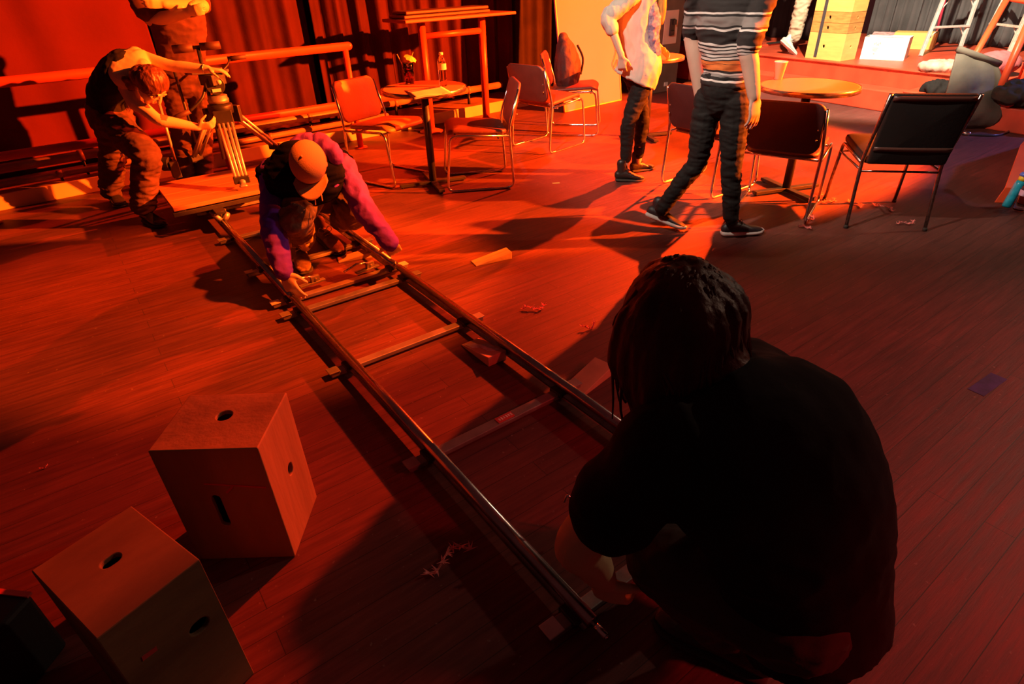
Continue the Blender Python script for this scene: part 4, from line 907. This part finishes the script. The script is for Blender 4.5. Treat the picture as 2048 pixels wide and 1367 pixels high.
bm=bmesh.new(); a1=eD.lerp(wD,.08); a2=eD.lerp(wD,.2); limb(bm,[a1,a2],[.0405,.040],n=18); link('arm_band',bm,mat('red_band',(.35,.12,.06),.8),T,local=False)
bm=bmesh.new(); q=(wU-eU).normalized(); s1=q.orthogonal().normalized(); s2=q.cross(s1); cc=wU-q*.02
tube(bm,[cc+(s1*math.cos(k*PI/8)+s2*math.sin(k*PI/8))*.030 for k in range(16)],.003,6,True); link('bracelet',bm,chrome,T,local=False)
# ---- 5. capped crouching man -------------------------------------------
T=thing('person','crouching man in tan cap and purple hoodie gripping both track rails','person',(-1.1,3.4,0))
side=V(.96,.28,0)
hp=V(-1.13,3.72,.40); ws_=V(-1.13,3.62,.52); ch=PD(612,355,3.22); nk=PD(620,318,3.10)
sA=PD(548,345,3.25); eA=PD(547,462,3.12); wA=PD(566,543,3.10)
sB=PD(686,335,3.32); eB=PD(733,425,3.28); wB=PD(779,484,3.26)
hd=PD(620,330,2.98)
bm=bmesh.new(); torso(bm,hp,ws_,ch,nk,side,.16,.155,.18,.18,.115)
limb(bm,[nk,nk.lerp(hd,.6)],[.058,.055]); face=V(.05,-.50,-.86); up=V(.02,-.86,.5); head(bm,hd,face,up,1.0)
arm(bm,sA,eA,wA); arm(bm,sB,eB,wB)
gA=r1b+TD*.03; 
hand(bm,wA,(P(592,592,.07)-wA),V(.3,.9,-.2),1.12,.5,1,.02); hand(bm,wB,(P(801,524,.07)-wB),V(-.2,.9,-.2),1.12,.5,-1,.02)
hA=hp+V(-.09,-.02,0); hB=hp+V(.09,-.0,0)
kA=PD(590,432,3.12); aA=P(608,520,.12); aA=V(-1.25,3.40,.11)
kB=V(-.92,3.40,.30); aB=V(-1.10,3.72,.10)
leg(bm,hA,kA,aA); leg(bm,hB,kB,aB); fuse('body',bm,skin,T,.006,3)
bm=bmesh.new(); torso(bm,hp+Z*.04,ws_,ch,nk,side,.165,.16,.19,.185,.12,.006)
RS=(.074,.066,.060,.056,.046); arm(bm,sA,eA,wA,RS); arm(bm,sB,eB,wB,RS)
limb(bm,[wA.lerp(eA,.12),wA.lerp(eA,-.06)],[.041,.036]); limb(bm,[wB.lerp(eB,.12),wB.lerp(eB,-.06)],[.041,.036])
limb(bm,[nk+V(-.10,.05,.0),nk+V(-.05,.08,.05),nk+V(.05,.09,.05),nk+V(.12,.04,0)],[.05,.055,.055,.045])
fuse('hoodie',bm,purple,T,.008,3,.009,(11,11,13),14)
bm=bmesh.new(); torso(bm,hp+Z*.06,ws_,ch,nk-V(0,.0,.03),side,.175,.17,.195,.185,.13,.018,top=False)
limb(bm,[ch.lerp(sA,.45),sA+V(-.005,0,-.01)],[.11,.088]); limb(bm,[ch.lerp(sB,.4),sB.lerp(ch,.25)],[.10,.08])
fuse('puffer_vest',bm,navy,T,.009,2,.010,(4,4,26),15)
bm=bmesh.new(); loft(bm,[(hp-Z*.05,.16,.14,side),(hp+Z*.03,.17,.145,side)],20,4)
leg(bm,hA,kA,aA+Z*.05,(.105,.10,.082,.078,.066),.0); leg(bm,hB,kB,aB+Z*.05,(.105,.10,.082,.076,.064),.0)
o=fuse('torn_jeans',bm,denim,T,.008,2,.010,(10,10,18),16)
shoe(T,P(598,500,0),P(612,552,0),leather,sole_dark,pine,h=.09,w=.05); shoe(T,P(640,475,0),P(686,512,0),leather,sole_dark,pine,h=.09,w=.05)
# cap
bm=bmesh.new(); fu=up.normalized(); ff=face.normalized(); up2=(fu-ff*fu.dot(ff)).normalized(); sd=ff.cross(up2).normalized(); M=Matrix((sd,ff,up2)).transposed()
cc=hd-ff*.008+up2*.028
ret=bmesh.ops.create_uvsphere(bm,u_segments=36,v_segments=20,radius=1)
bmesh.ops.transform(bm,matrix=Matrix.Translation(cc)@M.to_4x4()@Matrix.Diagonal((.090,.108,.100,1)),verts=ret['verts'])
dead=[v for v in bm.verts if (v.co-cc).dot(up2)<-.018]; bmesh.ops.delete(bm,geom=dead,context='VERTS')
o=link('cap',bm,tan_cap,T,local=False); o.modifiers.new('t','SOLIDIFY').thickness=.003
bm=bmesh.new(); g=[]
for j in range(7):
    t=j/6; row=[]
    for i in range(15):
        x=(i/14-.5)*2; a_=x*R(58); rad=0
        row.append(bm.verts.new(cc-up2*(.012+.020*x*x-.022*t)+sd*(math.sin(a_)*(.088+.014*t))+ff*(math.cos(a_)*.104+.090*t*(1-.55*x*x))))
    g.append(row)
for a_,b_ in zip(g,g[1:]):
    for i in range(14): bm.faces.new((a_[i],a_[i+1],b_[i+1],b_[i]))
q=link('brim',bm,tan_cap,o,local=False); q.modifiers.new('t','SOLIDIFY').thickness=.004
bm=bmesh.new(); sph(bm,cc+up2*.100,(.007,.007,.007),10); link('cap_button',bm,tan_cap,o,local=False)
bm=bmesh.new(); sph(bm,hd-ff*.03-up2*.02,(.080,.078,.078),16); fuse('hair',bm,hair_brown,T,.009,2,.003,(30,30,8),5)
for k in (-1,1):
    pass
bm=bmesh.new(); q=PD(630,398,3.02); tube(bm,smoothpath([PD(628,385,3.03),q,PD(631,410,3.03)]),.003,6); tube(bm,smoothpath([PD(642,385,3.05),PD(645,402,3.05)]),.003,6); link('drawstring',bm,tan_cap,T,local=False)
# ---- 6. foreground man ---------------------------------------------------
T=thing('person','long-haired man in a black t-shirt squatting at the near rail end','person',(.55,.85,0))
hip=PD(1610,1160,1.22); ws_=PD(1590,1010,1.10); ch=PD(1500,880,1.02); nk=PD(1425,770,1.04)
hd=PD(1352,655,1.07)
side=(PD(1290,930,1.0)-PD(1640,800,1.08)).normalized()
sN=PD(1335,900,1.0); eN=PD(1158,1085,1.16); wN=PD(1205,1155,1.27)
sF=PD(1480,760,1.20); eF=PD(1250,930,1.38); wF=PD(1178,1000,1.42)
bm=bmesh.new()
loft(bm,[(hip,.15,.12,side),(ws_,.15,.12,side),(ch,.155,.11,side),(ch.lerp(nk,.55),.125,.065,side),(nk,.052,.052,side)],22,5)
limb(bm,[ch,sN],[.07,.05]); limb(bm,[ch,sF],[.06,.04]); limb(bm,[nk,nk.lerp(hd,.6)],[.055,.052])
face=(PD(1250,700,1.20)-hd).normalized(); face=V(-.72,.35,-.55); up=V(-.25,.1,.9); head(bm,hd,face,up,1.0)
RB=(.056,.052,.048,.046,.031); arm(bm,sN,eN,wN,RB); arm(bm,sF,eF,wF,(.05,.046,.044,.042,.03))
hand(bm,wN,V(.25,.1,-.9),V(.3,.6,0),1.0,.8,1); hand(bm,wF,V(-.2,-.1,-.9),V(0,-1,0),1.0,.8,-1)
hN=hip+V(-.05,-.07,-.02); hF=hip+V(.05,.10,-.02)
kN=PD(1320,1110,1.28); aN=V(.50,.84,.10); kF=PD(1290,1010,1.38); aF=V(.72,1.15,.10)
leg(bm,hN,kN,aN); leg(bm,hF,kF,aF); fuse('body',bm,skin,T,.0055,3)
bm=bmesh.new()
loft(bm,[(PD(1632,1262,1.27),.160,.125,side),(hip,.170,.135,side),(PD(1585,1040,1.10),.180,.14,side),(PD(1545,940,1.04),.185,.14,side),(ch,.19,.135,side),(ch.lerp(nk,.55),.168,.105,side),(nk,.095,.085,side)],24,5,False)
sl=sN.lerp(eN,.56); limb(bm,[ch.lerp(sN,.4),sN,sN.lerp(eN,.3),sl],[.11,.088,.082,.088]); sl2=sF.lerp(eF,.6); limb(bm,[ch,sF,sl2],[.13,.088,.08])
fuse('t_shirt',bm,black_cloth,T,.008,4,.006,(7,7,9),17)
bm=bmesh.new(); loft(bm,[(hip-(ws_-hip)*.2,.13,.10,side),(hip,.14,.115,side)],20,4)
leg(bm,hN,kN,aN,(.10,.092,.075,.07,.055)); leg(bm,hF,kF,aF,(.10,.092,.075,.07,.055)); fuse('trousers',bm,mat('dark_brown_trousers',(.055,.035,.028),.9,var=.3,bump=.3,bscale=25),T,.008,2,.008,(9,9,16),18)
shoe(T,V(.60,.78,0),V(.36,.95,0),boot,sole_dark,boot,h=.06,w=.05); shoe(T,V(.82,1.12,0),V(.56,1.26,0),boot,sole_dark,boot,h=.06,w=.05)
# hair: cap volume plus many hanging locks
bm=bmesh.new(); rnd=random.Random(3)
for k in range(150):
    a_=rnd.uniform(-2.5,2.5) ; el=rnd.uniform(.15,1.35)
    # direction around head: a_=0 is the back of the head
    bk=-face.copy(); bk.z=0; bk.normalize(); sd2=Vector((-bk.y,bk.x,0))
    hor=(bk*math.cos(a_)+sd2*math.sin(a_)); top=hd+Vector((0,0,.022)); 
    p0=top+hor*(.086*math.cos(el))+Z*(.104*math.sin(el))
    p1=top+hor*.104+Z*(.02+rnd.uniform(-.02,.02))
    p2=top+hor*(.108+rnd.uniform(-.006,.014))+Z*(-.07)
    ln=.175+.05*math.cos(a_)+rnd.uniform(-.02,.02)
    out=.115+rnd.uniform(-.02,.012)+.035*max(0,math.cos(a_))
    p3=top+hor*out+Z*(-ln)+bk*.02
    limb(bm,[p0,p1,p2,p3],[.011,.014,.013,.005],n=7,k=3)
sph(bm,hd+Z*.03,(.098,.098,.098),18); limb(bm,[hd+bk*.03-Z*.03,hd.lerp(nk,.6)+bk*.02,nk+bk*.02+Z*.015],[.085,.075,.055])
hr=fuse('hair',bm,hair_brown,T,.005,1,.0015,(60,60,8),5)
bm=bmesh.new(); rnd=random.Random(11)
for k in range(230):
    a_=rnd.uniform(-2.6,2.6); el=rnd.uniform(.0,1.25)
    hor=(bk*math.cos(a_)+sd2*math.sin(a_)); lat=Vector((-hor.y,hor.x,0)); top=hd+Vector((0,0,.022)); wv_=rnd.uniform(.004,.014); ph=rnd.uniform(0,6)
    p0=top+hor*(.096*math.cos(el))+Z*(.112*math.sin(el)); ln=.19+.05*math.cos(a_)+rnd.uniform(-.05,.045); out=.125+rnd.uniform(-.03,.02)+.045*max(0,math.cos(a_))
    pts=[p0,top+hor*.112+Z*.01]
    for q in range(1,5):
        t=q/4; pts.append(top+hor*(.112+(out-.112)*t)+Z*(.01-(ln+.01)*t)+lat*(wv_*math.sin(ph+q*1.7))+bk*.03*t*t)
    sp_=smoothpath(pts,3); n_=len(sp_); tube(bm,sp_,[.0042*(1-.75*(i_/n_)**2) for i_ in range(n_)],5)
link('loose_locks',bm,hair_brown,hr,local=False)
# ---- 7. khaki leg on stage ----------------------------------------------
T=thing('person','person on the stage seen from the shin down, khaki trousers and silver sneaker','person',P(1578,105,ZS))
T['label']='person on the stage in khaki trousers and silver sneakers, walking left of the boxes'
Y=8.9
an=PY(1588,78,Y); kn=PY(1606,0,Y+.02); kn.z=1.0; hpp=kn+V(.12,.1,.38)
an2=an+V(.14,.30,0); kn2=kn+V(.12,.25,.0)
nk=hpp+V(.05,.1,.6); ch=hpp+V(.03,.07,.38); ws_=hpp+V(.02,.05,.15)
bm=bmesh.new(); torso(bm,hpp+V(.03,.05,.03),ws_,ch,nk,V(.7,-.7,0)); head(bm,nk+Z*.2,V(-.7,-.6,0),Z); limb(bm,[nk,nk+Z*.1],[.055,.05])
for s_ in (-1,1):
    sh=ch+V(.16*s_,-.12*s_,.15); e=sh+V(.04*s_,0,-.28); w_=e+V(-.05,-.08,-.24); arm(bm,sh,e,w_); hand(bm,w_,V(-.1,0,-1),V(0,1,0),1,.5,s_)
leg(bm,hpp,kn,an); leg(bm,hpp+V(.1,.12,0),kn2,an2); fuse('body',bm,skin2,T,.009,3)
bm=bmesh.new(); torso(bm,hpp+V(.03,.05,.03),ws_,ch,nk-Z*.02,V(.7,-.7,0),grow=.012); 
for s_ in (-1,1):
    sh=ch+V(.16*s_,-.12*s_,.15); limb(bm,[sh,sh+V(.03*s_,0,-.2)],[.07,.06])
fuse('shirt',bm,grey_bag,T,.012,2,.008)
bm=bmesh.new(); loft(bm,[(hpp-Z*.05,.16,.13,V(.7,-.7,0)),(hpp+Z*.08,.155,.125,V(.7,-.7,0))]); leg(bm,hpp,kn,an+Z*.04,(.10,.095,.085,.085,.075)); leg(bm,hpp+V(.1,.12,0),kn2,an2+Z*.04,(.10,.095,.085,.085,.075)); fuse('khaki_trousers',bm,khaki,T,.01,2,.016,(8,8,15),19)
silver=mat('silver_mesh_shoe',(.62,.58,.50),.5,var=.3,scale=60)
hh=PY(1560,84,8.92); tt=P(1588,110,ZS); shoe(T,hh,tt+(tt-hh).normalized()*.03,silver,sole_white,white_m,up=V(.5,.3,.8),w=.052)
shoe(T,V(an2.x-.02,an2.y+.05,ZS),V(an2.x-.1,an2.y-.22,ZS),silver,sole_white,white_m)
bm=bmesh.new(); sph(bm,nk+Z*.235,(.092,.10,.095),16); fuse('hair',bm,hair_brown,T,.012,2,.004)
# ---------------------------------------------------------------- tripod and dolly
pc=(P(330,385,.22)+P(500,365,.22))/2
dl=P(405,385,.22); T=thing('camera_dolly','low wheeled camera dolly with plank deck standing on the far track','dolly',V(-2.115,4.397,0),ta)
def loc(p): return world(T).inverted()@Vector(p)
deckp=mat('orange_deck_planks',(.45,.17,.07),.6,var=.25,scale=6,bump=.2,stretch=(.3,3,1))
for i in range(4):
    bm=bmesh.new(); box(bm,(-.0,-.265+.177*i,.205),(.82,.172,.028)); link('deck_plank',bm,deckp,T,False,.003)
bm=bmesh.new()
for x in (-.36,.36): box(bm,(x,0,.17),(.05,.68,.035))
for y in (-.32,.32): box(bm,(0,y,.165),(.84,.05,.03))
link('chassis',bm,dark_metal,T,False,.003)
q=world(T).inverted()@o2.copy(); xr=q.x
for x in (xr,xr+.61):
    for y in (-.36,.34):
        bm=bmesh.new(); box(bm,(x,y,.145),(.07,.16,.02)); k_=link('bogie',bm,dark_metal,T,False,.003)
        for dy in (-.055,.055):
            for dx in (-.024,.024):
                bm=bmesh.new(); cyl(bm,(x+dx*.6,y+dy,ZR+.045),(x+dx*1.6,y+dy,ZR+.025),.030,n=20); link('wheel',bm,bar_m,k_)
T=thing('steering_column','steering pole with a horizontal padded T-handle at the back of the dolly','handle',P(430,340,.22))
hb=PY(448,318,4.66); ht=PY(396,96,4.74); hl=PY(346,99,4.70); hr=PY(440,90,4.78)
bm=bmesh.new(); tube(bm,[ht,hb,],.013,12); link('pole',bm,dark_metal,T,local=False)
bm=bmesh.new(); cyl(bm,hl,hl.lerp(hr,.42),.028,n=16); cyl(bm,hl.lerp(hr,.58),hr,.026,n=16); link('grip',bm,mat('brown_grip',(.06,.022,.016),.6),T,local=False)
bm=bmesh.new(); cyl(bm,hl.lerp(hr,.4),hl.lerp(hr,.6),.012,n=12); link('cross_tube',bm,dark_metal,T,local=False)
T=thing('push_bar','thin diagonal push rod with bracket at the left side of the dolly','rod',P(345,350,.22))
bm=bmesh.new(); cyl(bm,PY(318,205,4.6),PY(352,325,4.55),.010,n=10); link('rod',bm,tri_m,T,local=False)
bm=bmesh.new(); cyl(bm,PY(348,140,4.72),PY(392,285,4.62),.011,n=10); link('rod',bm,dark_metal,T,local=False)
q=PY(350,338,4.5); bm=bmesh.new(); box(bm,q,(.06,.08,.12),rz(.6)); cyl(bm,q+V(-.08,0,.04),q+V(-.02,0,.04),.05,n=18); link('bracket',bm,dark_metal,T,False,.005,local=False)
# tripod
ap=PY(440,212,4.72)
T=thing('camera_tripod','three-legged film tripod with fluid head and pan handles on the dolly','tripod',V(ap.x,ap.y,.22))
f1=P(488,375,.24); f2=P(388,325,.24); f3=P(560,300,.24)
import itertools
for k,(f_,ln) in enumerate(((f1,4),(f2,3),(f3,3))):
    d_=(ap-f_); out=(f_-V(ap.x,ap.y,f_.z)).normalized(); sd=d_.cross(out).normalized(); t0=ap+out*.06-Z*.02
    Lg=None
    for j,xo in enumerate((-.045,-.016,.016,.045)):
        if k and j==1: continue
        bm=bmesh.new(); a_=t0.lerp(f_,.18)+sd*xo; b_=t0.lerp(f_,.88)+sd*xo*.8; cyl(bm,a_,b_,.011,n=12); link('leg_tube',bm,tri_m,T,local=False)
    bm=bmesh.new(); qm=(f_-t0).to_track_quat('Z','Y').to_matrix(); ang=math.atan2(sd.y,sd.x)
    Mx=Matrix((sd,out,Z)).transposed()
    box(bm,t0.lerp(f_,.12),(.13,.035,.12),Mx); link('upper_bracket',bm,dark_metal,T,False,.006,local=False)
    bm=bmesh.new(); box(bm,t0.lerp(f_,.90),(.11,.04,.05),Mx); link('lower_bracket',bm,dark_metal,T,False,.006,local=False)
    bm=bmesh.new(); loft(bm,[(t0.lerp(f_,.90),.03,.02,sd),(t0.lerp(f_,.96),.022,.018,sd),(f_+Z*.012,.03,.014,sd)],12,3); link('leg_foot',bm,bar_m,T,local=False)
bm=bmesh.new(); lathe(bm,[(.05,-.06),(.085,-.05),(.09,0),(.085,.015),(.06,.02)],ap,24); link('bowl',bm,dark_metal,T,local=False)
bm=bmesh.new(); lathe(bm,[(.055,.02),(.072,.025),(.075,.05),(.068,.055),(.068,.075),(.05,.08)],ap,28); q=link('pan_drum',bm,bar_m,T,local=False)
hc=ap+Z*.15; bm=bmesh.new(); cyl(bm,hc+V(-.03,.05,0),hc+V(.03,-.05,-.0),.066,n=28); box(bm,hc+V(0,.0,.035),(.14,.12,.07),rz(-.5)); hdm=link('fluid_head',bm,dark_metal,T,False,.004,local=False)
bm=bmesh.new(); f0=hc+V(.032,-.054,-.005); nrm=V(.06,-.10,0).normalized(); sdv=V(.857,.514,0)
for (x,z,w_,h_) in ((0,-.028,.06,.022),):
    vs=[f0+sdv*(x-w_/2)+Z*(z-h_/2)+nrm*.002,f0+sdv*(x+w_/2)+Z*(z-h_/2)+nrm*.002,f0+sdv*(x+w_/2)+Z*(z+h_/2)+nrm*.002,f0+sdv*(x-w_/2)+Z*(z+h_/2)+nrm*.002]
    bm.faces.new([bm.verts.new(p) for p in vs])
link('label_plate',bm,label_m,hdm,False,local=False)
bm=bmesh.new(); cyl(bm,f0+sdv*.03+Z*.025,f0+sdv*.03+Z*.025+nrm*.012,.016,n=16); link('knob',bm,label_m,hdm,local=False)
bm=bmesh.new(); tube(bm,[f0+sdv*-.02+Z*.0+nrm*.003,f0+sdv*-.02+Z*.028+nrm*.003,f0+sdv*-.002+Z*.02+nrm*.003,f0+sdv*-.015+Z*.005+nrm*.003,f0+sdv*.01+Z*.0+nrm*.003],.003,6); link('emblem',bm,black_cloth,hdm,local=False)
bm=bmesh.new(); box(bm,hc+Z*.085,(.24,.09,.018),rz(.25)); box(bm,hc+Z*.10,(.16,.07,.014),rz(.25)); link('camera_plate',bm,bar_m,T,False,.004,local=False)
h0=hc+V(-.05,.0,.03); bm=bmesh.new(); tube(bm,smoothpath([h0,PY(405,195,4.62),PY(380,222,4.55)]),.010,10); q=link('pan_handle',bm,dark_metal,T,local=False)
bm=bmesh.new(); cyl(bm,PY(380,222,4.55),PY(340,240,4.50),.018,n=14); link('handle_grip',bm,mat('brown_grip',(.06,.022,.016),.6),q,local=False)
bm=bmesh.new(); tube(bm,[hc+V(.05,0,.06),PY(455,130,4.85),PY(460,118,4.9)],.008,8); q=link('pan_handle',bm,dark_metal,T,local=False)
bm=bmesh.new(); cyl(bm,PY(455,118,4.9),PY(492,113,4.95),.018,n=14); link('handle_grip',bm,mat('brown_grip',(.06,.022,.016),.6),q,local=False)
